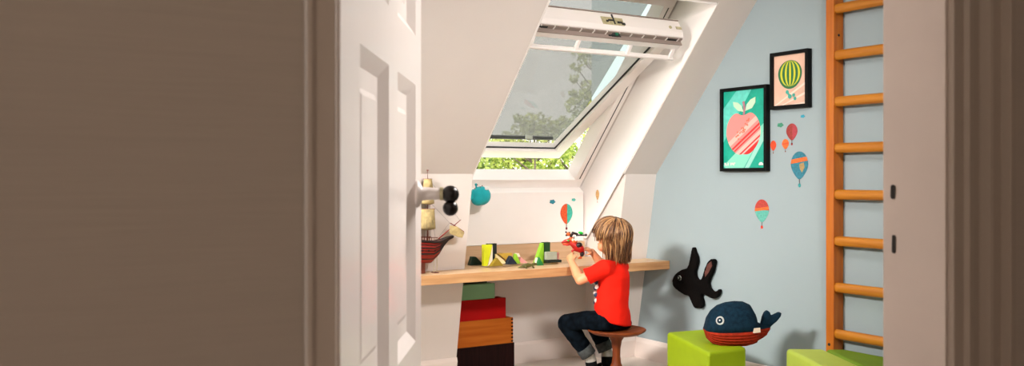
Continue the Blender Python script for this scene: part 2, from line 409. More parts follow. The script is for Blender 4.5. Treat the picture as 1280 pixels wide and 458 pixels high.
# ------------------------------------------------------------------ worktop
ZT = .607; TH = .048
desk = thing('worktop', (3.0, 4.235, ZT-TH), 'light oak worktop running along the sloping wall under the roof window', 'desk')
out = [(1.0, 4.235), (3.722, 4.235), (3.722, 4.440), (3.492, 4.440), (3.492, 4.732), (2.473, 4.732), (2.473, 4.440), (1.0, 4.440)]
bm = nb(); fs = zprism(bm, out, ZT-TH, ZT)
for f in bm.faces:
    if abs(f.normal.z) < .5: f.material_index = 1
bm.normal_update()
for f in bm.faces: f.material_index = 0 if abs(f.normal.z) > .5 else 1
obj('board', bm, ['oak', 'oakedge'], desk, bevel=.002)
bm = nb(); box(bm, 2.484, 3.465, 4.722, 4.7365, ZT, .703); obj('backboard', bm, 'oakback', desk, bevel=.001)

# ------------------------------------------------------------------ door
hx, hy = -.200, .975
dd = Vector((.0277, 1.0, 0)).normalized()
def camv(X, Y): return cam2room(X, Y)
DW = .866
Uv = cam2room(dd.x, dd.y); Nv = cam2room(dd.y, -dd.x)     # along the leaf, and its visible face normal
H0 = cam2room(hx, hy)
def DR(s, n, z): return H0 + Uv*s + Nv*n + Vector((0, 0, z))
def dbox(bm, s0, s1, n0, n1, z0, z1):
    hexa(bm, [DR(s0, n0, z0), DR(s1, n0, z0), DR(s1, n1, z0), DR(s0, n1, z0), DR(s0, n0, z1), DR(s1, n0, z1), DR(s1, n1, z1), DR(s0, n1, z1)])
door = thing('door_1', H0, None, None, kind='structure')
M['door'] = mat('door_gloss_paint', (0.88, 0.81, 0.775), 0.30, vary=0.02, vscale=5, bump=0.12, bscale=16, stretch=(1, 1, .5), coat=0.12)
cols = [(.235, .470), (.560, .785)]
rows = [(.22, .66), (.795, 1.270), (1.360, 1.88)]
bm = nb()
ss = [0, .235, .470, .560, .785, DW]; zz = [.008, .22, .66, .795, 1.270, 1.360, 1.88, 2.01]
for i in range(5):
    for k in range(7):
        pan = i in (1, 3) and k in (1, 3, 5)
        if pan:
            s0, s1, z0, z1 = ss[i], ss[i+1], zz[k], zz[k+1]; w = .022; dp = .014
            for sg, nf in ((1, 0), (-1, -.042)):
                o1 = [DR(s0, nf, z0), DR(s1, nf, z0), DR(s1, nf, z1), DR(s0, nf, z1)]
                o2 = [DR(s0+w, nf-sg*dp, z0+w), DR(s1-w, nf-sg*dp, z0+w), DR(s1-w, nf-sg*dp, z1-w), DR(s0+w, nf-sg*dp, z1-w)]
                v1 = [bm.verts.new(p) for p in o1]; v2 = [bm.verts.new(p) for p in o2]
                for m_ in range(4): bm.faces.new((v1[m_], v1[(m_+1) % 4], v2[(m_+1) % 4], v2[m_]))
                bm.faces.new(v2)
                v3 = [bm.verts.new(p) for p in (DR(s0+.05, nf-sg*dp*.999, z0+.05), DR(s1-.05, nf-sg*dp*.999, z0+.05), DR(s1-.05, nf-sg*dp*.999, z1-.05), DR(s0+.05, nf-sg*dp*.999, z1-.05))]
                v4 = [bm.verts.new(p) for p in (DR(s0+.06, nf-sg*dp+sg*.005, z0+.06), DR(s1-.06, nf-sg*dp+sg*.005, z0+.06), DR(s1-.06, nf-sg*dp+sg*.005, z1-.06), DR(s0+.06, nf-sg*dp+sg*.005, z1-.06))]
                for m_ in range(4): bm.faces.new((v3[m_], v3[(m_+1) % 4], v4[(m_+1) % 4], v4[m_]))
                bm.faces.new(v4)
        else:
            for nf in (0, -.042):
                bm.faces.new([bm.verts.new(p) for p in (DR(ss[i], nf, zz[k]), DR(ss[i+1], nf, zz[k]), DR(ss[i+1], nf, zz[k+1]), DR(ss[i], nf, zz[k+1]))])
for s in (0, DW): bm.faces.new([bm.verts.new(p) for p in (DR(s, 0, .008), DR(s, -.042, .008), DR(s, -.042, 2.01), DR(s, 0, 2.01))])
for z in (.008, 2.01): bm.faces.new([bm.verts.new(p) for p in (DR(0, 0, z), DR(DW, 0, z), DR(DW, -.042, z), DR(0, -.042, z))])
bmesh.ops.remove_doubles(bm, verts=bm.verts, dist=1e-5)
obj('door_leaf', bm, 'door', door)
hz = 1.068; hs = .80
hd = thing('door_handle', DR(hs, 0, hz), None, None); del hd
hd = bpy.data.objects['door_handle']; bpy.data.objects.remove(hd)
bm = nb()
tube(bm, [DR(hs, 0, hz), DR(hs, .005, hz), DR(hs, .010, hz), DR(hs, .030, hz), DR(hs, .046, hz)], [.026, .025, .013, .011, .011], 20)
hr = obj('door_handle', bm, 'door', door, smooth=True)
bm = nb(); tube(bm, [DR(hs, .044, hz), DR(hs, .050, hz)], .0125, 20); obj('collar', bm, 'brass', hr)
bm = nb(); ell(bm, DR(hs, .063, hz-.001), (.0165, .0165, .0165)); obj('knob', bm, 'knob', hr, smooth=True)
bm = nb(); ell(bm, DR(hs, .063, hz-.027), (.0145, .0145, .0145)); tube(bm, [DR(hs, .063, hz-.027), DR(hs, .063, hz)], .008, 12); obj('knob', bm, 'knob', hr, smooth=True)
bm = nb(); tube(bm, [DR(hs, -.042, hz), DR(hs, -.09, hz)], [.014, .012], 16); ell(bm, DR(hs, -.10, hz), .024); obj('knob', bm, 'knob', hr, smooth=True)

# ------------------------------------------------------------------ wall bars
LQ0, LQ1 = 3.004, 3.050
lad = thing('wall_ladder', (D, 2.6, 0), 'orange-brown wooden wall ladder with round rungs fixed to the blue wall', 'wall bars')
for q0, q1 in ((LQ0, LQ1), (2.15, 2.196)):
    bm = nb(); box(bm, D-.070, D-.0005, q0, q1, .10, 2.25); obj('rail', bm, 'ladder', lad, bevel=.003)
for i in range(-2, 8):
    z = H + (HOR-(11+58.1*i))*4.49/F
    if z > 2.2: continue
    bm = nb(); xx = D-.052
    tube(bm, [(xx, LQ0+.004, z), (xx, LQ0-.012, z), (xx, 2.21, z), (xx, 2.19, z)], [.021, .0235, .0235, .021], 18, ab=(1, 1), fix=(0, 0, 1))
    for v in bm.verts: v.co.x = xx+(v.co.x-xx)*.72
    obj('rung', bm, 'rung', lad, smooth=True)
bm = nb(); p_ = onx(1036.5, 431, D-.0705)
bm.free()
for zz_ in (p_.z, 2.1):
    bm = nb(); ell(bm, (D-.071, LQ1-.02, zz_), (.003, .007, .007)); obj('screw_cover', bm, 'hole', lad, smooth=True)
bm = nb(); bmesh.ops.create_uvsphere(bm, u_segments=8, v_segments=6, radius=.006, matrix=Matrix.Translation((D-.035, LQ0-.0005, H+(HOR-44)*4.5/F))); obj('screw_hole', bm, 'hole', lad)

# ------------------------------------------------------------------ pictures on the blue wall
def wallbox(bm, xl, xr, zt, zb_, x0, x1):
    box(bm, x0, x1, min(xl, xr), max(xl, xr), zb_, zt)
def polyq(bm, pts, x, th=.0006, mi=0):     # pts (q, z) on a plane at x, thin outwards
    prism(bm, [(x, q, z) for q, z in pts], (-th, 0, 0), mi)
def ellpts(cq, cz, rq, rz, n=28, t0=0, t1=2*PI):
    return [(cq+rq*math.cos(t0+(t1-t0)*k/n), cz+rz*math.sin(t0+(t1-t0)*k/n)) for k in range(n)]
def clip_poly(poly, a, b, c):              # keep a*x+b*y<=c
    res = []
    for i in range(len(poly)):
        p, q = poly[i], poly[(i+1) % len(poly)]
        dp, dq = a*p[0]+b*p[1]-c, a*q[0]+b*q[1]-c
        if dp <= 0: res.append(p)
        if dp*dq < 0:
            t = dp/(dp-dq); res.append((p[0]+(q[0]-p[0])*t, p[1]+(q[1]-p[1])*t))
    return res
def framed(name, x0, x1, yt0, yb0, label, fw, art):
    xp = D-.032
    ql = onx(x0, 100, xp).y; qr = onx(x1, 100, xp).y
    zt = onx(x0, yt0, xp).z; zb_ = onx(x0, yb0, xp).z
    t = thing(name, (D, (ql+qr)/2, zb_), label, 'picture', 'black framed pictures on the blue wall')
    bm = nb()
    box(bm, xp, D-.001, qr, qr+fw, zb_, zt); box(bm, xp, D-.001, ql-fw, ql, zb_, zt)
    box(bm, xp, D-.001, qr+fw, ql-fw, zb_, zb_+fw); box(bm, xp, D-.001, qr+fw, ql-fw, zt-fw, zt)
    obj('frame', bm, 'black', t, bevel=.001)
    art(t, xp+.008, ql-fw, qr+fw, zt-fw, zb_+fw)
    bm = nb(); box(bm, D-.012, D-.001, qr+fw, ql-fw, zb_+fw, zt-fw); obj('backing', bm, 'black', t)
def apple_art(t, x, ql, qr, zt, zb_):
    W_ = ql-qr; Hh = zt-zb_
    P = lambda u, v: (ql-u*W_, zt-v*Hh)       # u,v from top left
    def lay(k): return x+.006-.0008*k
    def poly(name, pts, m, k, lab=None):
        bm = nb(); polyq(bm, [P(u, v) for u, v in pts], lay(k)); return obj(name, bm, m, t)
    teal = mat('print_teal', srgb(0, 165, 140), .5, vary=.12, vscale=30); 
    poly('print', [(0, 0), (1, 0), (1, 1), (0, 1)], teal, 0)
    lt = mat('print_aqua', srgb(95, 205, 190), .5, vary=.10, vscale=40)
    lay2 = flat('print_pale', 150, 215, 200, .5)
    pale = [(.0, .50), (.0, .30), (.40, .0), (.62, 0), (.10, .62), (0, .70)]
    poly('band', [(0, .22), (.32, 0), (.68, 0), (0, .66)], lt, 1)
    poly('band', [(.52, 1), (.95, .55), (1, .52), (1, .62), (.62, 1)], lay2, 1)
    poly('band', [(.05, 1), (.0, .97), (1, .42), (1, .5), (.50, 1)], flat('print_mint', 130, 215, 190, .5), 1.5)
    # apple
    ap = []
    n = 60
    for k in range(n):
        th = 2*PI*k/n
        r = 1.0
        uu = math.sin(th); vv = -math.cos(th)
        w = .41*(1-.16*max(0, vv)) ; hh = .285
        dip = .055*math.exp(-((uu)/.25)**2)*(1 if vv < 0 else .5)
        v = .555+hh*vv*(abs(vv)**-.12 if abs(vv) > .01 else 1) + (dip if vv < 0 else -dip*.6)
        ap.append((.485+w*(abs(uu)**.85)*(1 if uu > 0 else -1)*(1-.10*max(0, vv)**2), v))
    pink = flat('print_pink', 240, 140, 135, .5); red = flat('print_red', 222, 32, 32, .5); rose = flat('print_rose', 252, 185, 175, .5)
    poly('apple', ap, pink, 2)
    for (c0, c1, m, k) in ((.86, .95, rose, 3), (1.01, 1.045, red, 3), (1.075, 1.10, red, 3), (1.13, 1.20, rose, 3.2), (1.20, 1.40, red, 3), (1.23, 1.26, rose, 3.4)):
        pl = clip_poly(clip_poly(ap, .55, 1.0, c1), -.55, -1.0, -c0)
        # remap: stripes rise to the right
        pl2 = clip_poly(clip_poly(ap, .42, .85, c1*.72), -.42, -.85, -c0*.72)
        if len(pl2) > 2: poly('stripe', pl2, m, k)
    dotm = flat('print_orange', 226, 110, 85, .5)
    bm = nb(); rr = random.Random(3)
    for i in range(26):
        u = .26+rr.random()*.38; v = .62-(u-.26)*.55+rr.gauss(0, .035)
        polyq(bm, [P(u+.018*math.cos(a_), v+.012*math.sin(a_)) for a_ in [k*PI/3 for k in range(6)]], lay(3.5+.02*i))
    obj('speckle', bm, dotm, t)
    poly('stem', [(.47, .15), (.52, .14), (.545, .24), (.53, .32), (.48, .32), (.50, .24)], flat('print_stem', 175, 120, 135, .5), 4)
    leaf = flat('print_leaf', 190, 225, 195, .5)
    poly('leaf', [(.50, .28), (.36, .26), (.26, .20), (.24, .14), (.36, .155), (.45, .20)], leaf, 4)
    poly('leaf', [(.54, .27), (.70, .24), (.78, .17), (.78, .10), (.66, .13), (.57, .19)], leaf, 4)
    wh = flat('print_white', 245, 225, 220, .5)
    for (u0, u1, v0, v1) in ((.03, .045, .93, .965), (.05, .065, .93, .965), (.07, .10, .955, .965), (.11, .13, .93, .965), (.18, .20, .93, .965), (.21, .23, .93, .955), (.24, .25, .93, .965), (.26, .30, .93, .94), (.265, .275, .93, .965), (.86, .96, .945, .965), (.88, .94, .93, .945)):
        bm = nb(); polyq(bm, [P(u0, v0), P(u1, v0), P(u1, v1), P(u0, v1)], lay(4)); obj('lettering', bm, wh, t)
def melon_art(t, x, ql, qr, zt, zb_):
    W_ = ql-qr; Hh = zt-zb_
    P = lambda u, v: (ql-u*W_, zt-v*Hh)
    lay = lambda k: x+.006-.0008*k
    def poly(name, pts, m, k):
        bm = nb(); polyq(bm, [P(u, v) for u, v in pts], lay(k)); return obj(name, bm, m, t)
    poly('print', [(0, 0), (1, 0), (1, 1), (0, 1)], mat('print_peach', srgb(222, 182, 160), .5, vary=.10, vscale=14), 0)
    for c in (.0, .22, .45): poly('ray', [(0+c, 1), (1, .55+c*.9), (1, .6+c*.9), (.06+c, 1)], flat('print_peach_pale', 238, 212, 196, .5), 1)
    c = (.50, .375); r = (.365, .265)
    base = [(c[0]+r[0]*math.cos(2*PI*k/40), c[1]+r[1]*math.sin(2*PI*k/40)) for k in range(40)]
    base = [(u, v if v < c[1]+.1 else v+(v-c[1]-.1)*.25) for u, v in base]
    poly('balloon', base, flat('print_green', 30, 105, 60, .5), 2)
    for i, m_ in enumerate((-.80, -.42, -.05, .32, .70)):
        st = []
        for k in range(21):
            th = PI*k/20; st.append((c[0]+r[0]*math.sin(th)*(m_), c[1]-r[1]*math.cos(th)*.97))
        for k in range(20, -1, -1):
            th = PI*k/20; st.append((c[0]+r[0]*math.sin(th)*(m_+.16), c[1]-r[1]*math.cos(th)*.97))
        poly('stripe', st[1:-1], flat('print_yellow', 205, 205, 40, .5), 3)
    tq = flat('print_teal_figure', 60, 165, 150, .5)
    bm = nb()
    for (u, v, a_) in ((.42, .74, .05), (.50, .83, .06), (.62, .81, .045), (.66, .88, .045), (.46, .78, .03)):
        polyq(bm, [P(u+a_*math.cos(k*PI/5), v+a_*.8*math.sin(k*PI/5)) for k in range(10)], lay(3+u*.3))
    obj('figure', bm, tq, t)
framed('picture', 899.5, 957.5, 111.5, 214.5, 'larger black-framed print of a pink apple on teal, left of the balloon print', .0175, apple_art)
framed('picture', 962, 1009.5, 67, 137.5, 'smaller black-framed print of a green striped melon balloon on peach', .018, melon_art)

# ------------------------------------------------------------------ stickers
def balloon(p, w, h, plane, mats, label, split='h', basket='basket', bcol=None, band=None, lean=0, skip=None):
    """flat sticker: p = centre, plane = (u axis, outward normal)"""
    ua, nn = plane
    t = thing('balloon_sticker', p-Vector((0, 0, h*.75)), label, 'wall sticker')
    def pt(u, v, k=0): return p + ua*u*w/2 + Vector((0, 0, v*h/2)) + nn*(.0004+k*.0006)
    out_ = []
    for k in range(36):
        th = 2*PI*k/36; u = math.sin(th); v = math.cos(th)
        if v < 0: u = u*(1-.42*abs(v)**1.5); v = v*1.12
        out_.append((u, v))
    out_ = [(u, v) for u, v in out_]
    def lay(pts, m, k, nm):
        if len(pts) < 3: return
        bm = nb(); prism(bm, [pt(u, v, k) for u, v in pts], nn*.0005); obj(nm, bm, m, t)
    if split == 'h':
        lay(clip_poly(out_, 0, 1, -.0), mats[1], 1, 'envelope'); lay(clip_poly(out_, 0, -1, 0), mats[0], 1, 'envelope')
    elif split == 'v':
        lay(clip_poly(out_, 1, 0, .1), mats[0], 1, 'envelope'); lay(clip_poly(out_, -1, 0, -.1), mats[1], 1, 'envelope')
    else:
        lay(out_, mats[0], 1, 'envelope')
    if band: lay(clip_poly(clip_poly(out_, -.12, 1, band[1]), .12, -1, -band[0]), band[2], 2, 'band')
    if len(mats) > 2: lay([(.0, .05), (.5, .15), (.6, -.2), (.3, -.6), (.05, -.3)], mats[2], 2, 'patch')
    if bcol:
        bz = -1.12-.45
        lay([(-.05, -1.1), (.05, -1.1), (.04, -1.5), (-.04, -1.5)], flat('sticker_line', 90, 90, 90), 1, 'cord')
        lay([(.16*math.cos(2*PI*k/10), bz+.16*math.sin(2*PI*k/10)*w/h*1.2) for k in range(10)], bcol, 1, 'basket')
    return t
def cloud(p, w, h, plane, m, label):
    ua, nn = plane
    pts = []
    for k in range(40):
        th = 2*PI*k/40; r = 1+.13*math.cos(5*th+.6)
        pts.append(p+ua*(r*math.cos(th)*w/2)+Vector((0, 0, r*math.sin(th)*h/2))+nn*.0004)
    bm = nb(); prism(bm, pts, nn*.0006); tag(obj('cloud_sticker', bm, m, loc=p), label, 'wall sticker')
PB = (Vector((0, -1, 0)), Vector((-1, 0, 0)))     # on the blue wall
PN = (Vector((1, 0, 0)), Vector((0, -1, 0)))      # on the niche panel
PR = (Vector((0, -1, 0)), Vector((-1, 0, 0)))     # on the right reveal
XB = D-.0003
def bl(x, y, wpx, hpx, *a_, **k):
    p = onx(x, y, XB); Y = (p.x*SA+p.y*CA); sc = Y/F
    return balloon(p, wpx*sc/ .72, hpx*sc, PB, *a_, **k)
def vm(n, c, v=.22, s=90): return mat(n, srgb(*c), .6, vary=v, vscale=s)
red1 = vm('sticker_red', (178, 60, 50)); tealb = vm('sticker_teal', (90, 175, 160)); blue1 = vm('sticker_blue', (40, 120, 140)); org = vm('sticker_orange', (222, 105, 40)); grn = vm('sticker_green', (60, 140, 110))
dred = vm('sticker_darkred', (150, 50, 45)); ored = vm('sticker_orangered', (220, 75, 35)); tan = vm('sticker_tan', (165, 140, 90)); pur = vm('sticker_purple', (170, 60, 70))
bl(999.5, 206, 20, 33, [blue1, blue1, tan], 'largest sticker balloon on the blue wall, blue with an orange band', split='n', bcol=vm('sticker_seat', (40, 150, 150)), band=(.18, .5, org))
bl(952.5, 263, 17, 27, [red1, tealb], 'red and teal balloon sticker, the lowest on the blue wall', split='h', bcol=vm('sticker_pip', (225, 60, 30)), band=(-.02, .25, org))
bl(990, 164.5, 13, 20, [dred, pur], 'dark red balloon sticker above the three others, under the small picture', split='v', bcol=vm('sticker_pip2', (150, 40, 40)))
bl(966.8, 182, 7, 12, [ored], 'small plain red-orange balloon sticker beside the apple picture', split='n', bcol=vm('sticker_pip3', (120, 60, 50)))
bl(982, 180, 8, 12, [org], 'small orange balloon sticker beneath the dark red balloon', split='n', bcol=vm('sticker_pip4', (120, 60, 50)), band=(-.1, .2, ored))
p = onx(975.5, 156.5, XB); cloud(p, .04, .022, PB, grn, 'small green cloud sticker on the blue wall between the pictures')
p = onx(1003.5, 145.5, XB); cloud(p, .027, .015, PB, vm('sticker_lightblue', (40, 150, 175)), 'tiny blue cloud sticker under the melon balloon picture')
YN = 4.7376
def bn(x, y, wpx, hpx, *a_, **k):
    p = ony(x, y, YN); Y = (p.x*SA+p.y*CA); sc = Y/F
    return balloon(p, wpx*sc/.88, hpx*sc, PN, *a_, **k)
bn(708, 267, 16.5, 24, [vm('st_orange', (225, 85, 35)), vm('st_teal', (60, 185, 165))], 'orange and teal balloon sticker on the white panel under the window', split='v', bcol=vm('st_pip', (110, 30, 40)))
p = ony(690.5, 252.5, YN); cloud(p, .040, .026, PN, vm('st_blue', (25, 130, 150)), 'darker blue cloud sticker left of the white panel balloon')
p = ony(717, 250, YN); cloud(p, .030, .018, PN, vm('st_aqua', (80, 190, 180)), 'pale teal cloud sticker right of the white panel balloon')
p = onx(747, 243.5, RP1-.0053)
balloon(p, .034, .058, PR, [vm('st_gold', (215, 170, 110))], 'golden balloon sticker on the window reveal beside the child', split='n', bcol=vm('st_pip5', (200, 50, 40)))

# ------------------------------------------------------------------ plush fish on the wall
def outline(pts, s, ox, oy): return [(ox+x/s, oy+y/s) for x, y in pts]
fish = outline([(57, 150), (62, 132), (75, 118), (92, 108), (110, 104), (116, 92), (121, 70), (126, 45), (129, 28), (134, 27), (139, 45), (146, 62), (148, 82), (143, 102), (138, 118), (141, 136), (150, 146),
                (162, 144), (168, 128), (175, 104), (184, 82), (196, 70), (207, 70), (212, 80), (207, 100), (203, 118), (193, 138), (187, 158), (192, 178), (205, 189), (218, 186), (227, 178), (229, 190), (222, 206), (210, 214), (196, 212), (178, 202), (165, 196),
                (160, 206), (166, 224), (168, 240), (160, 251), (150, 245), (143, 250), (134, 244), (126, 226), (117, 204), (100, 200), (84, 190), (68, 178), (60, 166)], 2.9, 820, 300)
ft = thing('plush_fish', onx(868, 350, D-.0), 'flat black plush fish with a white-ringed eye hanging on the blue wall', 'stuffed toy')
bm = nb(); pl = [onx(x, y, D-.030) for x, y in fish]; prism(bm, pl, (.028, 0, 0))
M['fishm'] = mat('black_plush', (0.0015, 0.0015, 0.0015), .8, spec=.08, col2=(0.004, 0.0025, 0.002), vscale=22, bump=.6, bscale=120)
obj('body', bm, 'fishm', ft, remesh=.005, smo=8)
e = onx(849.5, 348, D-.034)
def eye(par, c, n_, r, names=('eye_ring', 'pupil'), ring='eyewhite', pup='black'):
    a_, b2 = frame_of(n_)
    b1 = nb(); tube(b1, [c, c+n_*.004], [r, r*.95], 20); tube(b1, [c, c+n_*.004], [r, r*.95], 20); obj(names[0], b1, ring, par)
    b1 = nb(); tube(b1, [c+n_*.003, c+n_*.0055], [r*.66, r*.6], 20); obj(names[1], b1, pup, par)
    b1 = nb(); tube(b1, [c+n_*.005+Vector((0, 0, r*.05)), c+n_*.007+Vector((0, 0, r*.05))], [r*.2, r*.15], 12); obj('eye_glint', b1, ring, par)
M['eyewhite'] = mat('eye_white', (.85, .85, .82), .5)
eye(ft, e, Vector((-1, 0, 0)), .0155)
M['finrust'] = mat('rust_fin', (0.10, 0.028, 0.02), .8, vary=.3, vscale=60)
bm = nb(); prism(bm, [onx(x, y, D-.0315) for x, y in outline([(186, 90), (200, 78), (203, 95), (190, 120), (178, 135), (176, 120)], 2.9, 820, 300)], (.004, 0, 0)); obj('tail_patch', bm, 'finrust', ft)

# ------------------------------------------------------------------ soft blocks
def block(pts, zt, m, label):
    bm = nb(); zprism(bm, pts, 0.002, zt)
    c = sum((Vector((x, y, 0)) for x, y in pts), Vector())/len(pts)
    o = obj('seat_block', bm, m, loc=c, bevel=.018, seg=5); return tag(o, label, 'pouf')
ZB = .30
block([(3.262, 3.735), (3.030, 3.186), (3.290, 3.205), (3.50, 3.70)], ZB, 'lime', 'lime green padded block under the blue whale')
rd = Vector((3.228-3.42, 2.717-3.08)).normalized()
A1 = Vector((3.420, 3.085)); A2 = A1 + rd*.62; B1 = Vector((3.560, 2.985)); B2 = B1+rd*.62
block([tuple(A1), tuple(A2), tuple(B2), tuple(B1)], ZB, 'limesun', 'lime green padded block at the foot of the ladder, its pale colour a painted sun patch')
C1 = Vector((3.700-.075, 2.93)); 
block([(B1.x+.004, B1.y-.006), (B2.x+.004, B2.y-.006), (3.64, 2.30), (3.64, 2.93)], ZB, 'moss', 'dark green padded block against the wall under the ladder rungs')  # darker block begins where the painted sun patch ends

# ------------------------------------------------------------------ plush whale
wa = cam2room(1, .0).normalized()              # axis towards the tail (image right)
wn = cam2room(0, -1).normalized()              # towards the viewer
WY = 4.56
wc = at(915, 428, WY); wc.z = ZB+.002
whale = thing('plush_whale', wc, 'navy blue stuffed whale with a ribbed red belly sitting on the lime block', 'stuffed toy')
px = WY/F
prf = []  # (px x offset from 880, top y, split y, bottom y)
tab = [(881, 411, 412.5, 414), (884, 396, 413, 424), (889, 388, 413, 429.5), (897, 381.5, 413, 432), (907, 378, 412.5, 433), (918, 376.5, 412, 433.3), (928, 377, 411.5, 433), (937, 381, 411, 430.5), (942, 390, 410.5, 428.5), (944.5, 402, 410.3, 427), (951, 405, 410, 423), (957, 406, 409, 418.5), (961, 407, 409, 413)]
def wpt(x, y, d=0): 
    p = at(x, y, WY); return p + wn*d
def whalf(bm, upper, n=14, grow=0):
    rings = []
    for i, (x, t_, s_, b2) in enumerate(tab):
        hw = .105*math.sqrt(max(0.02, 1-((x-914)/(37 if x < 914 else 52))**2))*(.62 if x > 943 else 1)
        hw = max(hw, .008)
        ring = []
        for k in range(n+1):
            th = PI*k/n; ca, sa = math.cos(th), math.sin(th)
            if upper: p = wpt(x, s_+(t_-s_)*sa, ca*(hw+grow)*(1-.0*sa))
            else:
                ca2 = math.copysign(abs(ca)**.75, ca)
                p = wpt(x, s_+(b2-s_)*sa, ca2*(hw+grow))
            p.z = max(p.z, ZB+.003) if upper is False and x < 935 else p.z
            ring.append(bm.verts.new(p))
        rings.append(ring)
    for i in range(len(rings)-1):
        for k in range(n): bm.faces.new((rings[i][k], rings[i][k+1], rings[i+1][k+1], rings[i+1][k]))
        bm.faces.new((rings[i][0], rings[i+1][0], rings[i+1][n], rings[i][n]))
    bm.faces.new(rings[0]); bm.faces.new(rings[-1][::-1])
M['navy'] = mat('navy_denim', (.0035, .019, .036), .85, spec=.12, vary=.35, vscale=60, bump=.4, bscale=260)
M['rib'] = mat('red_corduroy', (.30, .022, .006), .8, spec=.15, vary=.2, vscale=60, bump=.3, bscale=200)
bm = nb(); whalf(bm, True); obj('body', bm, 'navy', whale, smooth=True)
bm = nb(); whalf(bm, False, grow=.002); ob = obj('belly', bm, 'rib', whale, smooth=True, label='ribbed red belly')
bm = nb()
for j_ in range(5):
    f = .14+.17*j_
    path = []
    for (x, t_, s_, b2) in tab[1:-1]:
        hw = .105*math.sqrt(max(0.02, 1-((x-914)/(37 if x < 914 else 52))**2))*(.62 if x > 943 else 1)
        ang = math.asin(min(1, f)); ca = math.cos(ang)**.75
        path.append(wpt(x, s_+(b2-s_)*f, ca*(hw+.0025)))
    tube(bm, path, .0032, 6)
obj('belly_rib', bm, 'rib', ob, smooth=True)
c = wpt(895.3, 398, .080); nrm = (wn*.80-wa*.55+Vector((0, 0, .22))).normalized(); eye(whale, c-nrm*.003, nrm, .021, ring='eyewhite', pup='navy')
tp = outline([(375, 312), (381, 296), (385, 278), (392, 262), (402, 255), (411, 262), (414, 276), (428, 270), (443, 262), (453, 262), (450, 276), (437, 293), (420, 307), (405, 322), (390, 324), (378, 322)], 2.9, 820, 300)
bm = nb(); prism(bm, [wpt(x, y, .02) for x, y in tp], -wn*.035); obj('tail', bm, 'navy', whale, remesh=.005, smo=5)
bm = nb(); hexa(bm, [wpt(934.5, 412, .112), wpt(943.5, 411.5, .106), wpt(943.5, 411.5, .09), wpt(934.5, 412, .10), wpt(935.5, 406.5, .106), wpt(943.5, 406, .10), wpt(943.5, 406, .097), wpt(935.5, 406.5, .103)])
obj('care_tag', bm, mat('tag_cream', srgb(215, 200, 180), .8), whale)

# ------------------------------------------------------------------ crates under the worktop
def crate(name, x0, x1, y0, y1, z0, z1, m, label, t=.012, joints=None, group=None):
    r = thing(name, ((x0+x1)/2, (y0+y1)/2, z0), label, 'box')
    bm = nb()
    box(bm, x0, x1, y0, y0+t, z0, z1); obj('front_panel', bm, m, r, bevel=.0015)
    bm = nb(); box(bm, x0, x1, y1-t, y1, z0, z1-.004); obj('back_panel', bm, m, r)
    for xa in (x0, x1-t):
        bm = nb(); box(bm, xa, xa+t, y0+t, y1-t, z0, z1-.002); obj('side_panel', bm, m, r)
    bm = nb(); box(bm, x0+t, x1-t, y0+t, y1-t, z0, z0+.008); obj('bottom', bm, m, r)
    if joints:
        n = 7
        for xa in (x0, x1-t*1.05):
            bm = nb()
            for i in range(n):
                z = z0+(z1-z0)*(i+.5)/n
                box(bm, xa-.0004, xa+t*1.05+.0004, y0-.0006, y0+.002, z-.0042, z+.0042)
            obj('finger_joint', bm, joints, r, label='dark dovetail joints down one corner')
    return r
CY = 4.60
xr = lambda x: ony(x, 400, CY).x
zc = lambda x, y: ony(x, y, CY).z
M['boxdark'] = woodmat('box_dark', (0.008, 0.0022, 0.0022), (0.018, 0.0045, 0.004), 'z', .7, 9, spec=.1)
M['boxorange'] = woodmat('box_orange', (0.38, 0.085, 0.006), (0.52, 0.145, 0.016), 'x', .5, 4, spec=.15)
M['boxred'] = mat('box_red', (0.36, 0.004, 0.004), .6, spec=.1, vary=.08, vscale=6)
M['boxgreen'] = mat('box_green', (0.19, 0.40, 0.22), .6, vary=.05)
M['boxdg'] = mat('box_darkgreen', (0.012, 0.05, 0.03), .6)
z1 = zc(643, 428.5); z2 = zc(641, 397); z3 = zc(633, 372.3); z4 = zc(605, 355.5)
crate('storage_crate', 2.486, xr(643), CY, CY+.11, 0, z1, 'boxdark', 'dark brown wooden crate on the floor at the bottom of the stack under the worktop')
crate('storage_crate', 2.487, xr(641.3), CY, CY+.11, z1, z2, 'boxorange', 'orange wooden crate with dovetailed corners between the dark and the red crate', joints='boxdark')
crate('storage_crate', 2.488, xr(632.8), CY+.004, CY+.105, z2, z3, 'boxred', 'red crate on top of the orange dovetailed crate')
crate('storage_crate', 2.502, xr(619.5), CY+.008, CY+.085, z3, z4, 'boxgreen', 'pale green crate topmost of the stack under the worktop')
bm = nb(); box(bm, xr(620), xr(636.5), CY+.109, CY+.117, z2+.0, z3-.02)
box(bm, 2.49, xr(621), CY+.109, CY+.117, z3-.03, z4+.012)
tag(obj('storage_board', bm, 'boxdg', loc=(2.6, CY+.11, z2)), 'dark green board standing upright behind the stacked crates', 'board')

# ------------------------------------------------------------------ stool
SY = 5.05
sc0 = at(770.5, 412, SY); sz = sc0.z
st = thing('stool', (sc0.x, sc0.y, 0), 'turned walnut stool with a dished round seat under the child', 'stool')
bm = nb(); sr = 37*SY/F
lathe(bm, [(0.0, sz-.030), (sr*.45, sz-.030), (sr*.80, sz-.022), (sr*.97, sz-.008), (sr, sz-.001), (sr*.985, sz+.003), (sr*.94, sz+.002), (sr*.6, sz-.006), (0, sz-.009)], (sc0.x, sc0.y, 0), 56)
obj('seat', bm, 'walnut', st, smooth=True)
bm = nb()
lathe(bm, [(.075, 0), (.085, .004), (.083, .018), (.068, .040), (.040, .075), (.025, .11), (.0205, .15), (.022, .19), (.029, sz-.060), (.044, sz-.036), (.060, sz-.0285)], (sc0.x, sc0.y, 0), 40)
obj('pedestal', bm, 'walnutz', st, smooth=True)


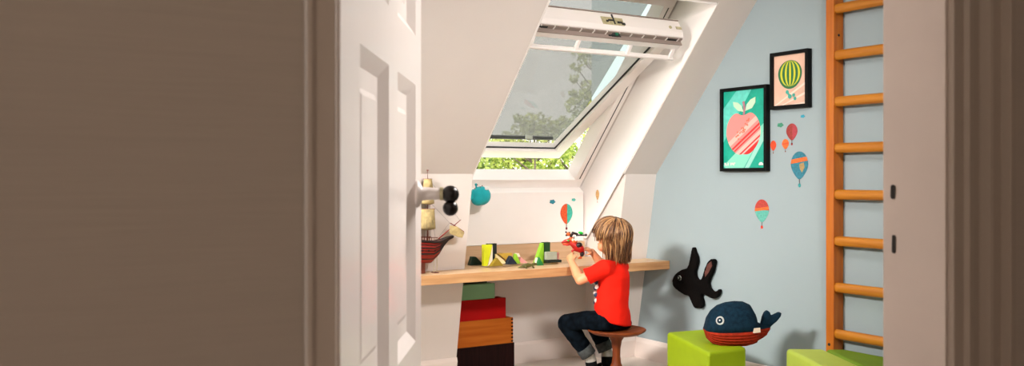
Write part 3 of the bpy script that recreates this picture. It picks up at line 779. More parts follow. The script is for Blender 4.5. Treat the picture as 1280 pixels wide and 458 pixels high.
# ------------------------------------------------------------------ building blocks on the worktop
def onw(x, y): return onz(x, y, ZT)
def wedge(pix, y_base, depth, m, label, extra=None, group=None, yq=None, mats2=None):
    """outline in pixels on an upright plane standing where pixel (mean x, y_base) meets the worktop"""
    mx_ = sum(p[0] for p in pix)/len(pix)
    q = onw(mx_, y_base).y if yq is None else yq
    pts = [ony(x, y, q) for x, y in pix]
    zmin = min(p.z for p in pts)
    for p in pts:
        if p.z < ZT+.006: p.z = ZT+.0006
    c = sum(pts, Vector())/len(pts); c.z = ZT
    bm = nb(); prism(bm, pts, (0, depth, 0))
    if mats2:
        bm.normal_update()
        for f in bm.faces:
            nrm = f.normal
            if mats2[1](nrm): f.material_index = 1
        o = obj('building_block', bm, [m, mats2[0]], loc=c, bevel=.0008)
    else: o = obj('building_block', bm, m, loc=c, bevel=.0008)
    return tag(o, label, 'toy block')
cm = lambda n, r, g, b, **k: mat(n, srgb(r, g, b), .5, vary=.06, vscale=30, **k)
bk_dg = cm('block_darkgreen', 8, 48, 34); bk_y = cm('block_yellow', 214, 224, 30); bk_k = cm('block_black', 12, 30, 26); bk_ol = cm('block_olive', 140, 118, 28)
bk_oc = cm('block_ochre', 198, 160, 60); bk_nv = cm('block_navy', 10, 30, 48); bk_lg = cm('block_lime', 140, 196, 44); bk_pk = cm('block_pink', 236, 160, 160)
bk_wh = cm('block_white', 236, 226, 205); bk_gr = cm('block_grey', 158, 166, 148); bk_mg = cm('block_midgreen', 20, 120, 60); bk_cr = cm('block_cream', 230, 214, 160); bk_fg = cm('block_forest', 22, 66, 28)
wedge([(587.5, 334), (590.5, 321.3), (595, 321.3), (605, 331)], 332, .03, bk_dg, 'dark green wedge block at the left end of the row of toy blocks')
wedge([(611, 332), (609.5, 305), (621, 304.6), (621, 331)], 329, .02, bk_k, 'tall blackish green block standing behind the tall yellow one', yq=4.50)
wedge([(605, 333), (605, 306.5), (615.7, 306), (609.5, 333)], 332, .024, bk_y, 'tall yellow tapered block left of the blackish one', yq=4.44)
wedge([(610, 333), (615.9, 307), (615.9, 333)], 332, .024, bk_wh, 'pale grey sliver wedge leaning against the tall yellow block', yq=4.441)
wedge([(614, 333.5), (622, 323), (629.5, 332.5)], 333, .03, bk_ol, 'olive brown triangular block in front of the cream wedge', yq=4.38)
wedge([(620.5, 331), (620.8, 318), (634, 330)], 330, .02, bk_cr, 'cream wedge block between the olive and the navy triangles', yq=4.44)
wedge([(622.5, 317.3), (640.5, 316.6), (639.7, 322), (634, 330), (634, 326.5)], 329, .03, bk_oc, 'ochre block tilted behind the cream wedge', yq=4.475)
wedge([(633.3, 331), (639.3, 320.2), (647, 330.5)], 330, .03, bk_nv, 'navy blue triangular block in the middle of the row', yq=4.42)
wedge([(642.5, 330), (645.6, 317.5), (651, 330)], 329, .03, bk_lg, 'small lime green triangular block right of the navy one', yq=4.46)
wedge([(645, 329), (645.5, 317), (649, 317), (651, 323), (652, 329)], 328, .02, bk_wh, 'white block behind the small lime triangle', yq=4.50)
wedge([(649.6, 329), (651, 321.5), (659.5, 329)], 328, .03, bk_pk, 'pink triangular block right of the white one', yq=4.475)
wedge([(669.5, 330), (678.5, 304.2), (679.8, 304.2), (679.8, 330)], 329, .03, bk_lg, 'tall lime green wedge leaning towards the tall forest green block', yq=4.475)
wedge([(680.2, 329), (680.2, 303.3), (687.8, 303), (687.8, 328)], 328, .03, bk_fg, 'tall forest green block right of the tall lime wedge', yq=4.48)
wedge([(671.5, 331.5), (674.5, 322), (680, 331)], 331, .03, bk_mg, 'small mid green triangle in front of the tall lime wedge', yq=4.39)
wedge([(670, 331), (671.5, 323), (674.5, 322), (672, 331)], 331, .02, bk_wh, 'white wedge beside the small mid green triangle', yq=4.405)
wedge([(684.5, 329), (702, 328.5), (702, 325), (684.5, 325.3)], 329, .04, bk_k, 'flat black block lying under the grey cube', yq=4.40)
g = wedge([(684, 325.2), (684, 315.5), (696.5, 315), (696.5, 324.8)], 329, .028, bk_gr, 'grey cube block resting on the flat black block', yq=4.405)
for nm, pp, mm, lab, qq in (('building_block', [(690, 329), (690, 314.4), (697.3, 314.2), (697.3, 328)], bk_oc, 'yellow block edge showing behind the grey cube', 4.46), ('building_block', [(696.8, 328), (696.8, 315.5), (698.6, 316), (698.8, 328)], bk_pk, 'thin pink upright block at the right end of the row', 4.445)):
    wedge(pp, 328, .02, mm, lab, yq=qq)

# crawling lizard toy
lz = onw(659, 333); lz = Vector((lz.x, 4.30, ZT))
liz = thing('toy_lizard', lz, 'olive green toy lizard crawling near the front edge of the worktop', 'toy')
M['lizard'] = mat('lizard_skin', srgb(84, 82, 30), .5, vary=.45, vscale=160, bump=.5, bscale=300)
def lp(x, up, dy=0): v = ony(x, 333, 4.30+dy); return Vector((v.x, 4.30+dy, ZT+up))
bm = nb()
tube(bm, [lp(671, .018), lp(668, .020), lp(664.5, .016), lp(660, .015), lp(655, .012), lp(651, .008), lp(647.5, .005)], [.005, .009, .0075, .0125, .010, .005, .0018], 12)
obj('body', bm, 'lizard', liz, smooth=True)
for x, s in ((664, -1), (664, 1), (655, -1), (655, 1)):
    bm = nb(); tube(bm, [lp(x, .013), lp(x+1.5, .012, s*.014), lp(x+2.5, .003, s*.020), lp(x+4, .002, s*.022)], [.0045, .004, .003, .002], 8); obj('leg', bm, 'lizard', liz, smooth=True)

# ------------------------------------------------------------------ model ship
SQ = 4.34
def sp_(x, y, dq=0): v = ony(x, y, SQ); return Vector((v.x, SQ+dq, v.z))
ship = thing('model_ship', Vector((sp_(520, 338).x, SQ, ZT)), 'red model sailing ship with tan sails at the left end of the worktop', 'model ship')
M['hull'] = mat('hull_red', srgb(140, 26, 10), .5, vary=.12, vscale=30); M['hullk'] = mat('hull_black', srgb(26, 14, 12), .45)
M['sail'] = mat('sail_tan', srgb(182, 162, 112), .8, vary=.18, vscale=50, bump=.2); M['mast'] = mat('mast_brown', srgb(92, 40, 22), .5, vary=.2, vscale=40); M['spar'] = mat('spar_red', srgb(130, 30, 20), .5)
# hull sections (pixel x, deck y, keel y, half width)
hs_ = [(566, 295.5, 297.5, .004), (560, 297, 301, .010), (553, 300, 309, .022), (546, 302, 321, .036), (538, 302, 329, .043), (528, 301, 329.5, .046), (512, 301, 329.5, .046), (498, 299, 328, .044), (488, 295, 322, .040), (482, 290, 312, .034)]
bm = nb(); rings = []
n = 12
for (x, yd, yk, hw) in hs_:
    d = sp_(x, yd); k = sp_(x, yk)
    rings.append([bm.verts.new((d.x, SQ-hw*math.cos(PI*i/n)*(1 if True else 0), d.z+(k.z-d.z)*math.sin(PI*i/n)**.7)) for i in range(n+1)])
for i in range(len(rings)-1):
    for k in range(n): bm.faces.new((rings[i][k], rings[i][k+1], rings[i+1][k+1], rings[i+1][k]))
    bm.faces.new((rings[i][0], rings[i+1][0], rings[i+1][n], rings[i][n])).material_index = 1
bm.faces.new(rings[0]); bm.faces.new(rings[-1])
obj('hull', bm, ['hull', 'mast'], ship, smooth=True)
def strake(f, r, nm='wale', m='hullk'):
    bm = nb()
    for sg in (-1, 1):
        path = []
        for (x, yd, yk, hw) in hs_[:]:
            d = sp_(x, yd); k = sp_(x, yk); t = math.asin(min(1, f**(1/.7)))
            path.append(Vector((d.x, SQ+sg*(hw*math.cos(t)+.001), d.z+(k.z-d.z)*f)))
        tube(bm, path, r, 6)
        if nm: obj(nm, bm, m, ship, smooth=True); bm = nb()
    bm.free()
strake(.02, .0055); strake(.16, .0022); strake(.30, .0032); strake(.42, .0018); strake(.56, .0045); strake(.80, .0022)
bm = nb(); a0 = sp_(553, 301); tube(bm, [a0, sp_(562, 297.5), sp_(564.5, 297)], [.007, .006, .004], 8); obj('beak', bm, 'hullk', ship, smooth=True)
for x in (531, 539, 523, 515):
    bm = nb(); v = sp_(x, 313); box(bm, v.x-.004, v.x+.004, SQ-.0455 if x < 535 else SQ-.0425, SQ-.036, v.z-.004, v.z+.004); obj('gun_port', bm, 'hullk', ship)
bm = nb(); zz1 = sp_(530, 301).z
for i in range(14):
    x = 500+i*3.2; v = sp_(x, 301)
    for sg in (-1, 1): tube(bm, [(v.x, SQ+sg*.040, v.z), (v.x, SQ+sg*.040, v.z+.020)], .0014, 5)
for sg in (-1, 1): a_ = sp_(500, 297.5); b2 = sp_(543, 297.5); tube(bm, [(a_.x, SQ+sg*.040, a_.z+.003), (b2.x, SQ+sg*.038, b2.z+.003)], .002, 6)
obj('railing', bm, 'mast', ship)
bm = nb(); v0, v1 = sp_(486, 296), sp_(500, 296); box(bm, v0.x, v1.x, SQ-.034, SQ+.034, v0.z-.01, v0.z+.022); obj('stern_cabin', bm, 'hull', ship, bevel=.002)
def mast(x, ytop, ybot=303, r=.0035):
    t = sp_(x, ytop); b = sp_(x, ybot); b.x = t.x
    bm = nb(); tube(bm, [b, b.lerp(t, .6), t], [r, r*.8, r*.3], 8); return obj('mast', bm, 'mast', ship, smooth=True)
for (x, yt) in ((534.5, 209), (514, 202), (496, 222)):
    ms = mast(x, yt)
    H_ = 303-yt
    for (f0, f1, w0, w1) in ((.16, .44, 8, 9.5), (.50, .66, 6.5, 8), (.70, .84, 4.8, 6.2)):
        y0 = 303-H_*f1; y1 = 303-H_*f0
        c0 = sp_(x, y0); c1 = sp_(x, y1); k0 = (sp_(x+w0, y0)-c0).x; k1 = (sp_(x+w1, y1)-c1).x
        bm = nb(); tube(bm, [(c0.x-k0*1.15, SQ, c0.z), (c0.x+k0*1.15, SQ, c0.z)], .0022, 6); obj('yard', bm, 'spar', ms)
        bm = nb(); nu = 8; nv = 6; gr_ = []
        for j_ in range(nv+1):
            fv = j_/nv; row = []
            for i in range(nu+1):
                fu = -1+2*i/nu; kk = k0+(k1-k0)*fv
                belly = .022*(1-fu*fu)*math.sin(PI*min(1, fv*.9+.05))
                row.append(bm.verts.new((c0.x+fu*kk, SQ-.003-belly, c0.z+(c1.z-c0.z)*fv+ .006*fu*fu*fv)))
            gr_.append(row)
        for j_ in range(nv):
            for i in range(nu): bm.faces.new((gr_[j_][i], gr_[j_][i+1], gr_[j_+1][i+1], gr_[j_+1][i]))
        s_ = obj('sail', bm, 'sail', ms, smooth=True); so = s_.modifiers.new('th', 'SOLIDIFY'); so.thickness = .0012
    bm = nb(); v = sp_(x, 303-H_*.68); lathe(bm, [(.004, 0), (.009, .004), (.009, .010), (.004, .012)], v, 12); obj('crows_nest', bm, 'mast', ms)
    bm = nb(); v = sp_(x, yt+4); tube(bm, [v+Vector((-.006, 0, 0)), v+Vector((.006, 0, 0))], .002, 5); obj('cross_tree', bm, 'spar', ms)
    bm = nb()
    for sg in (-1, 1):
        for dx in (-6, 0, 6):
            a_ = sp_(x+dx, 302); tube(bm, [(a_.x, SQ+sg*.04, a_.z), sp_(x, 303-H_*.66)], .0006, 4)
    obj('shroud', bm, 'hullk', ms)
bm = nb(); tube(bm, [sp_(548, 299), sp_(576, 275)], [.0035, .0018], 8); bs = obj('bowsprit', bm, 'spar', ship, smooth=True)
bm = nb(); tube(bm, [sp_(562, 279, -.01), sp_(581, 290, .01)], [.0022, .0022], 6); obj('yard', bm, 'spar', bs)
bm = nb(); cr_ = [sp_(561.5, 282, -.008), sp_(570, 283.5, -.014), sp_(580, 291, -.006), sp_(577.5, 297.5, -.004), sp_(571, 296.5, -.018), sp_(561, 292, -.008)]
bm.faces.new([bm.verts.new(p) for p in cr_]); s_ = obj('sail', bm, 'sail', bs); so = s_.modifiers.new('th', 'SOLIDIFY'); so.thickness = .0012
bm = nb()
for p0, p1 in (((534.5, 222), (575, 276)), ((534.5, 250), (566, 283)), ((514, 215), (534.5, 260)), ((548, 297), (562, 279))): tube(bm, [sp_(*p0), sp_(*p1)], .0005, 4)
obj('stay', bm, 'hullk', ship)
for x in (541.8, 545.6):
    bm = nb(); v = sp_(x, 320); tube(bm, [(v.x, SQ-.005, v.z-.002), (v.x, SQ-.005, ZT+.0015)], .0016, 8); obj('stand_rod', bm, 'brass', ship)
bm = nb(); v0 = sp_(541, 338); v1 = sp_(546.4, 338); box(bm, v0.x, v1.x, SQ-.02, SQ+.02, ZT+.0008, ZT+.005); obj('stand_foot', bm, 'mast', ship)
bm = nb(); v0 = sp_(520, 338); v1 = sp_(530.5, 338); box(bm, v0.x, v1.x, SQ-.012, SQ+.012, ZT+.0008, sp_(524, 326).z); obj('stand_block', bm, 'mast', ship, bevel=.002)

# ------------------------------------------------------------------ teal plush hung in the recess
TQ = 4.60
def tp_(x, y, dq=0): v = ony(x, y, TQ); return Vector((v.x, TQ+dq, v.z))
tf = thing('plush_ornament', tp_(601, 246), 'round teal stuffed toy fish hanging at the left edge of the window recess', 'stuffed toy')
M['teal'] = mat('teal_felt', srgb(0, 172, 182), .8, vary=.08, vscale=30, bump=.3, bscale=300, sheen=.2)
bm = nb(); pts = [(589, 246), (590, 238), (594, 234.5), (600, 232.5), (607, 233), (612, 237), (614.5, 245), (614, 250.5), (607, 255), (598, 258), (592, 254.5)]
ell(bm, tp_(601.5, 245), (.058, .045, .054)); ell(bm, tp_(598, 250), (.042, .038, .034)); obj('body', bm, 'teal', tf, remesh=.005, smo=6)
bm = nb(); prism(bm, [tp_(x, y, -.01) for x, y in ((592, 236), (588, 241), (585.2, 250.5), (587, 251), (590, 249), (593, 246))], (0, .02, 0)); obj('tail_fin', bm, 'teal', tf, remesh=.003, smo=3)
bm = nb(); tube(bm, [tp_(595.5, 236), tp_(595, 231)], [.006, .004], 8); ell(bm, tp_(595, 231), .0075); obj('spout', bm, 'teal', tf, smooth=True)
bm = nb(); ell(bm, tp_(606.5, 234.5, -.018), (.016, .018, .007)); ell(bm, tp_(604.5, 236.5, -.03), (.012, .012, .006)); obj('cap_patch', bm, 'eyewhite', tf, remesh=.002, smo=2, label='white speckled patch')
for x, y in ((595.8, 231.2), (600.5, 232.5), (598, 234), (592.5, 236)):
    bm = nb(); ell(bm, tp_(x, y, -.008 if x < 597 else -.02), .0032, seg=10, ring=6); obj('bead', bm, M['spar'], tf, smooth=True)
bm = nb(); tube(bm, [tp_(601, 233), Vector((tp_(601, 230).x, TQ, 1.45)), Vector((2.485, TQ-.42, 1.45))], .0004, 4); bm.free()
bm = nb(); v = tp_(592, 246); tube(bm, [v, Vector((RP0+.0135, TQ, v.z+.01))], .003, 8); obj('hanging_peg', bm, 'mast', tf)

# ------------------------------------------------------------------ the child
rp = random.Random(5)
M['skin'] = mat('skin', (0.76, 0.335, 0.165), .5, vary=.05, vscale=20)
M['skin'].node_tree.nodes['Principled BSDF'].inputs['Subsurface Weight'].default_value = .12
M['skin'].node_tree.nodes['Principled BSDF'].inputs['Subsurface Radius'].default_value = (.02, .008, .004)
M['shirt'] = mat('red_cotton', (0.74, 0.013, 0.004), .85, spec=.15, vary=.05, vscale=10, bump=.25, bscale=14)
M['jeans'] = mat('dark_denim', (0.0008, 0.0015, 0.0026), .9, spec=.05, col2=(0.004, 0.008, 0.013), vscale=34, bump=.3, bscale=120)
M['cuffm'] = mat('denim_inside', (0.050, 0.055, 0.055), .9, spec=.2, vary=.3, vscale=70)
M['sockk'] = mat('sock_black', (0.003, 0.0035, 0.004), .9, spec=.15); M['sockg'] = mat('sock_grey', (0.33, 0.31, 0.28), .9, vary=.15, vscale=60)
Z3 = Vector((0, 0, 1))
fdir = cam2room(-.82, .57).normalized(); ldir = cam2room(-.57, -.82).normalized()     # facing, child's left
T_ = lambda x, y, Y: at(x, y, Y)
person = thing('person', (sc0.x, sc0.y, 0), 'young child in red t-shirt and dark jeans sitting on the stool', 'person')

Hc = T_(764, 297.5, 5.13)
hf = (fdir + Vector((0, 0, -.22))).normalized(); hl = ldir.copy(); hu = hl.cross(hf).normalized()
if hu.z < 0: hu = -hu
HM = Matrix((hf, hl, hu)).transposed()             # columns: forward, left, up
def hp(f, l, u): return Hc + HM @ Vector((f, l, u))
def hell(bm, f, l, u, r, seg=20, ring=12, tilt=None):
    rot = HM if tilt is None else HM @ tilt
    ell(bm, hp(f, l, u), r, rot=rot, seg=seg, ring=ring)

def hand(bm, w, pd, cu, th, s=1.0, curl=1.0):
    """w wrist, pd along the palm, cu towards the palm side (curl), th towards the thumb side"""
    pd = pd.normalized(); th = (th-pd*th.dot(pd)).normalized(); cu = (cu-pd*cu.dot(pd)-th*cu.dot(th)).normalized()
    R3 = Matrix((pd, th, cu)).transposed()
    ell(bm, w+pd*.020*s, (.026*s, .021*s, .012*s), rot=R3, seg=16, ring=10)
    ell(bm, w+pd*.030*s, (.016*s, .023*s, .0105*s), rot=R3, seg=16, ring=10)
    ell(bm, w+pd*.014*s+th*.012*s+cu*.004*s, (.018*s, .010*s, .010*s), rot=R3, seg=14, ring=8)
    for i, (t_, L) in enumerate(((.0165, .030), (.0055, .034), (-.0055, .031), (-.0160, .024))):
        k0 = w+pd*.034*s+th*t_*s
        c1 = curl*(.45+.1*i); c2 = curl*(1.15+.08*i); c3 = curl*1.75
        d1 = pd*math.cos(c1)+cu*math.sin(c1); d2 = pd*math.cos(c2)+cu*math.sin(c2); d3 = pd*math.cos(c3)+cu*math.sin(c3)
        k1 = k0+d1*L*.45*s; k2 = k1+d2*L*.33*s; k3 = k2+d3*L*.26*s
        tube(bm, [k0-pd*.008*s, k0, k1, k2, k3], [.0056*s, .0056*s, .0052*s, .0048*s, .0036*s], 10)
        for k, r in ((k0, .0058), (k1, .0055), (k2, .0050), (k3, .0040)): ell(bm, k, r*s, seg=10, ring=8)
    b0 = w+pd*.008*s+th*.016*s+cu*.004*s
    b1 = b0+(pd*.6+th*.62+cu*.45).normalized()*.017*s; b2 = b1+(pd*.75+th*.05+cu*.7).normalized()*.014*s; b3 = b2+(pd*.6-th*.35+cu*.7).normalized()*.009*s
    tube(bm, [b0, b1, b2, b3], [.0072*s, .0062*s, .0056*s, .0042*s], 10)
    for k, r in ((b0, .0075), (b1, .0064), (b2, .0058), (b3, .0045)): ell(bm, k, r*s, seg=10, ring=8)

bm = nb()
# head
hell(bm, -.010, 0, .012, (.088, .074, .080), 28, 18)
hell(bm, .022, 0, -.030, (.056, .054, .055), 24, 14)
hell(bm, .040, 0, -.066, (.026, .030, .022)); 
for s in (-1, 1):
    hell(bm, .048, s*.030, -.040, (.027, .026, .026)); hell(bm, -.004, s*.071, -.014, (.016, .008, .021), 14, 10)
    hell(bm, .064, s*.028, .010, (.010, .020, .008))
hell(bm, .079, 0, -.020, (.012, .010, .010)); hell(bm, .072, 0, -.008, (.010, .008, .018))
hell(bm, .070, 0, -.047, (.009, .019, .0045)); hell(bm, .068, 0, -.056, (.009, .015, .005))
# neck and trunk
nb0 = T_(766, 327, 5.10); capsule(bm, hp(-.02, 0, -.045), nb0, .036, .038)
chest = T_(766, 346, 5.09); belly = T_(765, 380, 5.08); hipc = T_(767, 398, 5.07)
R0 = Matrix((fdir, ldir, Z3)).transposed()
ell(bm, chest, (.066, .088, .075), rot=R0); ell(bm, belly, (.070, .080, .080), rot=R0); ell(bm, hipc, (.072, .085, .055), rot=R0)
# arms
sN = T_(756, 336, 5.01); eN = T_(725, 350.5, 5.03); wN = T_(714.5, 328, 5.165)
tube(bm, [sN, sN.lerp(eN, .5), eN], [.035, .031, .026], 14); ell(bm, eN, .0262); ell(bm, sN, .036)
tube(bm, [eN, eN.lerp(wN, .35), wN], [.0255, .027, .0175], 14); ell(bm, wN, .0178)
sF = T_(777, 335, 5.17); eF = T_(757, 338, 5.30); wF = T_(740, 315, 5.28)
tube(bm, [sF, sF.lerp(eF, .5), eF], [.034, .030, .026], 14); ell(bm, eF, .0262); ell(bm, sF, .035)
tube(bm, [eF, eF.lerp(wF, .35), wF], [.0255, .026, .0175], 14); ell(bm, wF, .0178)
toyc = T_(721, 309, 5.235)
grabN = T_(718, 314, 5.215)
hand(bm, wN+(wN-eN).normalized()*.006, T_(711, 315, 5.21)-wN, (toyc-T_(711, 316, 5.20)), cam2room(.6, -.5)+Vector((0, 0, .3)), 1.05, .85)
hand(bm, wF, T_(730, 309, 5.255)-wF, Vector((0, 0, -1))+cam2room(-.3, -.3), cam2room(-.2, -1), 1.02, .75)
obj('body', bm, 'skin', person, remesh=.0042, smo=4)
person_body = bpy.data.objects['body']

# eyes and mouth
body = [c for c in person.children][0]
for s in (-1, 1):
    bm = nb(); hell(bm, .0605, s*.028, -.010, (.013, .012, .0095), 16, 10); e_ = obj('eye', bm, 'eyewhite', body, smooth=True)
    bm = nb(); hell(bm, .0712, s*.028, -.0105, (.0035, .0056, .0056), 14, 8); obj('iris', bm, flat('iris_brown', 60, 36, 20), e_, smooth=True) if False else obj('iris', bm, flat('iris_brown', 60, 36, 20), body, smooth=True)
    bm = nb(); tube(bm, [hp(.073, s*.012, .012), hp(.072, s*.028, .017), hp(.060, s*.044, .012)], [.0015, .0026, .0012], 6); obj('eyebrow', bm, flat('brow', 110, 72, 40), body, smooth=True)
bm = nb(); tube(bm, [hp(.069, -.018, -.050), hp(.0785, 0, -.0525), hp(.069, .018, -.050)], [.001, .0026, .001], 6); obj('lips', bm, flat('lips', 190, 88, 78), body, smooth=True)

# t-shirt
bm = nb()
lev = [(403.0, 767.0, 5.07, .104, .090), (396, 766, 5.07, .106, .092), (385, 764.5, 5.075, .104, .088), (372, 765, 5.08, .098, .083), (358, 767, 5.09, .098, .080), (346, 767.5, 5.09, .100, .078), (337, 767, 5.09, .098, .070), (331, 766.5, 5.095, .082, .058), (327.0, 766, 5.10, .058, .046), (324.5, 765.5, 5.105, .044, .041)]
rings = []; n = 40
for (y, x, Y, a_, b_2) in lev:
    c = T_(x, y, Y)
    ring = []
    for k in range(n):
        t = 2*PI*k/n
        w_ = 1+.012*math.sin(5*t+y*.25)*(1 if y > 350 else .3)
        p = c+ldir*math.cos(t)*a_*w_+fdir*math.sin(t)*b_2*w_
        if y > 400: p.z += -.014*math.sin(t)*-1*0 + .010*math.cos(t*2+1)
        if y > 390: p.z -= .022*math.sin(t)*-.6
        ring.append(bm.verts.new(p))
    rings.append(ring)
for i in range(len(rings)-1):
    for k in range(n): bm.faces.new((rings[i][k], rings[i][(k+1) % n], rings[i+1][(k+1) % n], rings[i+1][k]))
bm.faces.new(rings[0][::-1]); bm.faces.new(rings[-1])
slN = T_(733.5, 346.5, 5.02)
tube(bm, [T_(764, 337, 5.06), sN+Vector((0, 0, .004)), sN.lerp(slN, .55), slN], [.046, .047, .043, .045], 18)
slF = T_(763, 340, 5.27)
tube(bm, [T_(768, 337, 5.12), sF+Vector((0, 0, .004)), sF.lerp(slF, .55), slF], [.046, .045, .042, .042], 18)
ell(bm, T_(757, 333.5, 5.03), .034); ell(bm, T_(776, 333.5, 5.16), .034)
shirt = obj('t_shirt', bm, 'shirt', person, remesh=.005, smo=5)
# folds
tx = bpy.data.textures.new('cloth_folds', 'CLOUDS'); tx.noise_scale = .055; tx.noise_depth = 1
dm = shirt.modifiers.new('folds', 'DISPLACE'); dm.texture = tx; dm.strength = .009; dm.mid_level = .5; dm.texture_coords = 'LOCAL'
# print on the front of the shirt
bm = nb()
for k, (y, a0, a1) in enumerate(((352, 60, 120), (360, 55, 115), (368, 62, 122), (376, 58, 112))):
    x, Y, aa, bb = 765.5, 5.085, .100, .083
    for m_ in range(6):
        t0 = R(a0-22+m_*14); c = T_(x, y+rp.uniform(-2, 2), Y); w0 = .010
        p0 = c+ldir*math.cos(t0)*(aa+.003)+fdir*math.sin(t0)*(bb+.004)
        ell(bm, p0, (.005, .011, .012), rot=R0 @ Matrix.Rotation(t0-PI/2, 3, 'Z').to_3x3(), seg=8, ring=6, mi=(k+m_) % 2)
obj('shirt_print', bm, [flat('print_navy', 28, 60, 90), flat('print_cream', 220, 200, 190)], shirt, smooth=True, label='navy and white print on the chest')

# jeans
bm = nb()
ell(bm, T_(767, 402, 5.075), (.086, .098, .050), rot=R0, seg=26, ring=16); ell(bm, T_(773, 405, 5.09), (.066, .088, .040), rot=R0, seg=26, ring=16)
hN = T_(758, 403, 5.03); kN = T_(708.5, 404.5, 5.12); aN = T_(733, 440, 5.13)
tube(bm, [T_(770, 402, 5.05), hN, hN.lerp(kN, .5)+Vector((0, 0, .004)), kN], [.060, .064, .060, .050], 20); ell(bm, kN, .0505); ell(bm, kN.lerp(hN, .12), .050)
tube(bm, [kN, kN.lerp(aN, .35), aN], [.050, .049, .040], 20)
hF = T_(770, 404, 5.17); kF = T_(744, 407, 5.30); aF = T_(755.5, 434, 5.28)
tube(bm, [hF, hF.lerp(kF, .5), kF], [.058, .056, .048], 20); ell(bm, kF, .0485)
tube(bm, [kF, kF.lerp(aF, .4), aF], [.048, .047, .041], 20)
for v in bm.verts:
    dx_, dy_ = v.co.x-sc0.x, v.co.y-sc0.y
    if math.hypot(dx_, dy_) < sr+.012 and sz-.07 < v.co.z < sz+.003: v.co.z = sz+.003
jeans = obj('jeans', bm, 'jeans', person, remesh=.005, smo=5)
tx2 = bpy.data.textures.new('denim_folds', 'CLOUDS'); tx2.noise_scale = .035
dm = jeans.modifiers.new('folds', 'DISPLACE'); dm.texture = tx2; dm.strength = .008; dm.mid_level = .5; dm.texture_coords = 'LOCAL'
for (a_, k_) in ((aN, kN), (aF, kF)):
    d = (a_-k_).normalized(); bm = nb()
    tube(bm, [a_-d*.028, a_-d*.027, a_-d*.002, a_+d*.022, a_+d*.023], [.040, .0455, .0445, .044, .036], 24)
    obj('jeans_cuff', bm, 'cuffm', jeans, smooth=True, label='turned-up paler cuff')
def sock(pts, rad, mis):
    bm = nb(); P2 = []; R2 = []; M2 = []
    for i in range(len(pts)-1):
        for s in range(4): P2.append(pts[i].lerp(pts[i+1], s/4)); R2.append(rad[i]+(rad[i+1]-rad[i])*s/4)
    P2.append(pts[-1]); R2.append(rad[-1])
    tube(bm, P2, R2, 20, mis=[mis[int(i*len(mis)/(len(P2)))] for i in range(len(P2))])
    ell(bm, pts[-1], rad[-1], mi=0); return obj('sock', bm, ['sockk', 'sockg'], person, smooth=True)
def foot_pts(a, k, heel, toe):
    d = (a-k).normalized(); return [a-d*.01, a+d*.035, heel, heel.lerp(toe, .45)+Vector((0, 0, .004)), toe]
hN2 = T_(741, 463, 5.14); hN2.z = .040; tN = hN2 + fdir*.085; tN.z = .024
sock(foot_pts(aN, kN, hN2, tN), [.031, .031, .032, .030, .022], [0, 0, 1, 1, 0, 0, 1, 1, 0, 0, 0, 1, 0, 0])
hF2 = T_(759, 461, 5.26); hF2.z = .040; tF = hF2 + fdir*.085; tF.z = .024
sock(foot_pts(aF, kF, hF2, tF), [.031, .032, .032, .030, .022], [1, 0, 1, 1, 0, 0, 0, 1, 0, 0, 0, 1, 0, 0])

# hair
hm = bpy.data.materials.new('hair'); hm.use_nodes = True; nt = hm.node_tree; b = nt.nodes['Principled BSDF']
g = nt.nodes.new('ShaderNodeNewGeometry'); r = nt.nodes.new('ShaderNodeValToRGB')
r.color_ramp.elements[0].color = (.035, .011, .003, 1); r.color_ramp.elements[1].color = (.52, .29, .12, 1)
el_ = r.color_ramp.elements.new(.5); el_.color = (.16, .062, .019, 1)
nt.links.new(g.outputs['Random Per Island'], r.inputs['Fac']); nt.links.new(r.outputs[0], b.inputs['Base Color']); b.inputs['Roughness'].default_value = .45
M['hair'] = hm
M['hairbase'] = mat('hair_under', (.12, .05, .02), .7, vary=.3, vscale=60)
SR = (.092, .079, .085); SC = (-.010, 0, .014)
def spnt(az, pol, g_=0.0):     # az 0 = face, + to the child's left; pol from the top
    v = Vector((math.cos(az)*math.sin(pol)*(SR[0]+g_), math.sin(az)*math.sin(pol)*(SR[1]+g_), math.cos(pol)*(SR[2]+g_)))
    return hp(SC[0]+v.x, SC[1]+v.y, SC[2]+v.z)
bm = nb()
na, npl = 48, 24; grid = {}
def keep(az, pol):
    az = (az+PI) % (2*PI)-PI
    if abs(az) < R(58): return pol < R(66)
    if abs(az) < R(80): return pol < R(100)
    return pol < R(128)
for i in range(npl+1):
    for k in range(na):
        grid[i, k] = bm.verts.new(spnt(2*PI*k/na, R(130)*i/npl+1e-3, .005))
for i in range(npl):
    for k in range(na):
        if keep(2*PI*(k+.5)/na, R(130)*(i+.5)/npl): bm.faces.new((grid[i, k], grid[i, (k+1) % na], grid[i+1, (k+1) % na], grid[i+1, k]))
for v in [v for v in bm.verts if not v.link_faces]: bm.verts.remove(v)
hr_ = obj('hair', bm, 'hairbase', person, smooth=True)
so = hr_.modifiers.new('th', 'SOLIDIFY'); so.thickness = .006; so.offset = 0
bm = nb()
crown_az, crown_pol = PI, R(28)
zneck = T_(764, 325, 5.1).z
cv = Vector((math.cos(crown_az)*math.sin(crown_pol), 0, math.cos(crown_pol)))
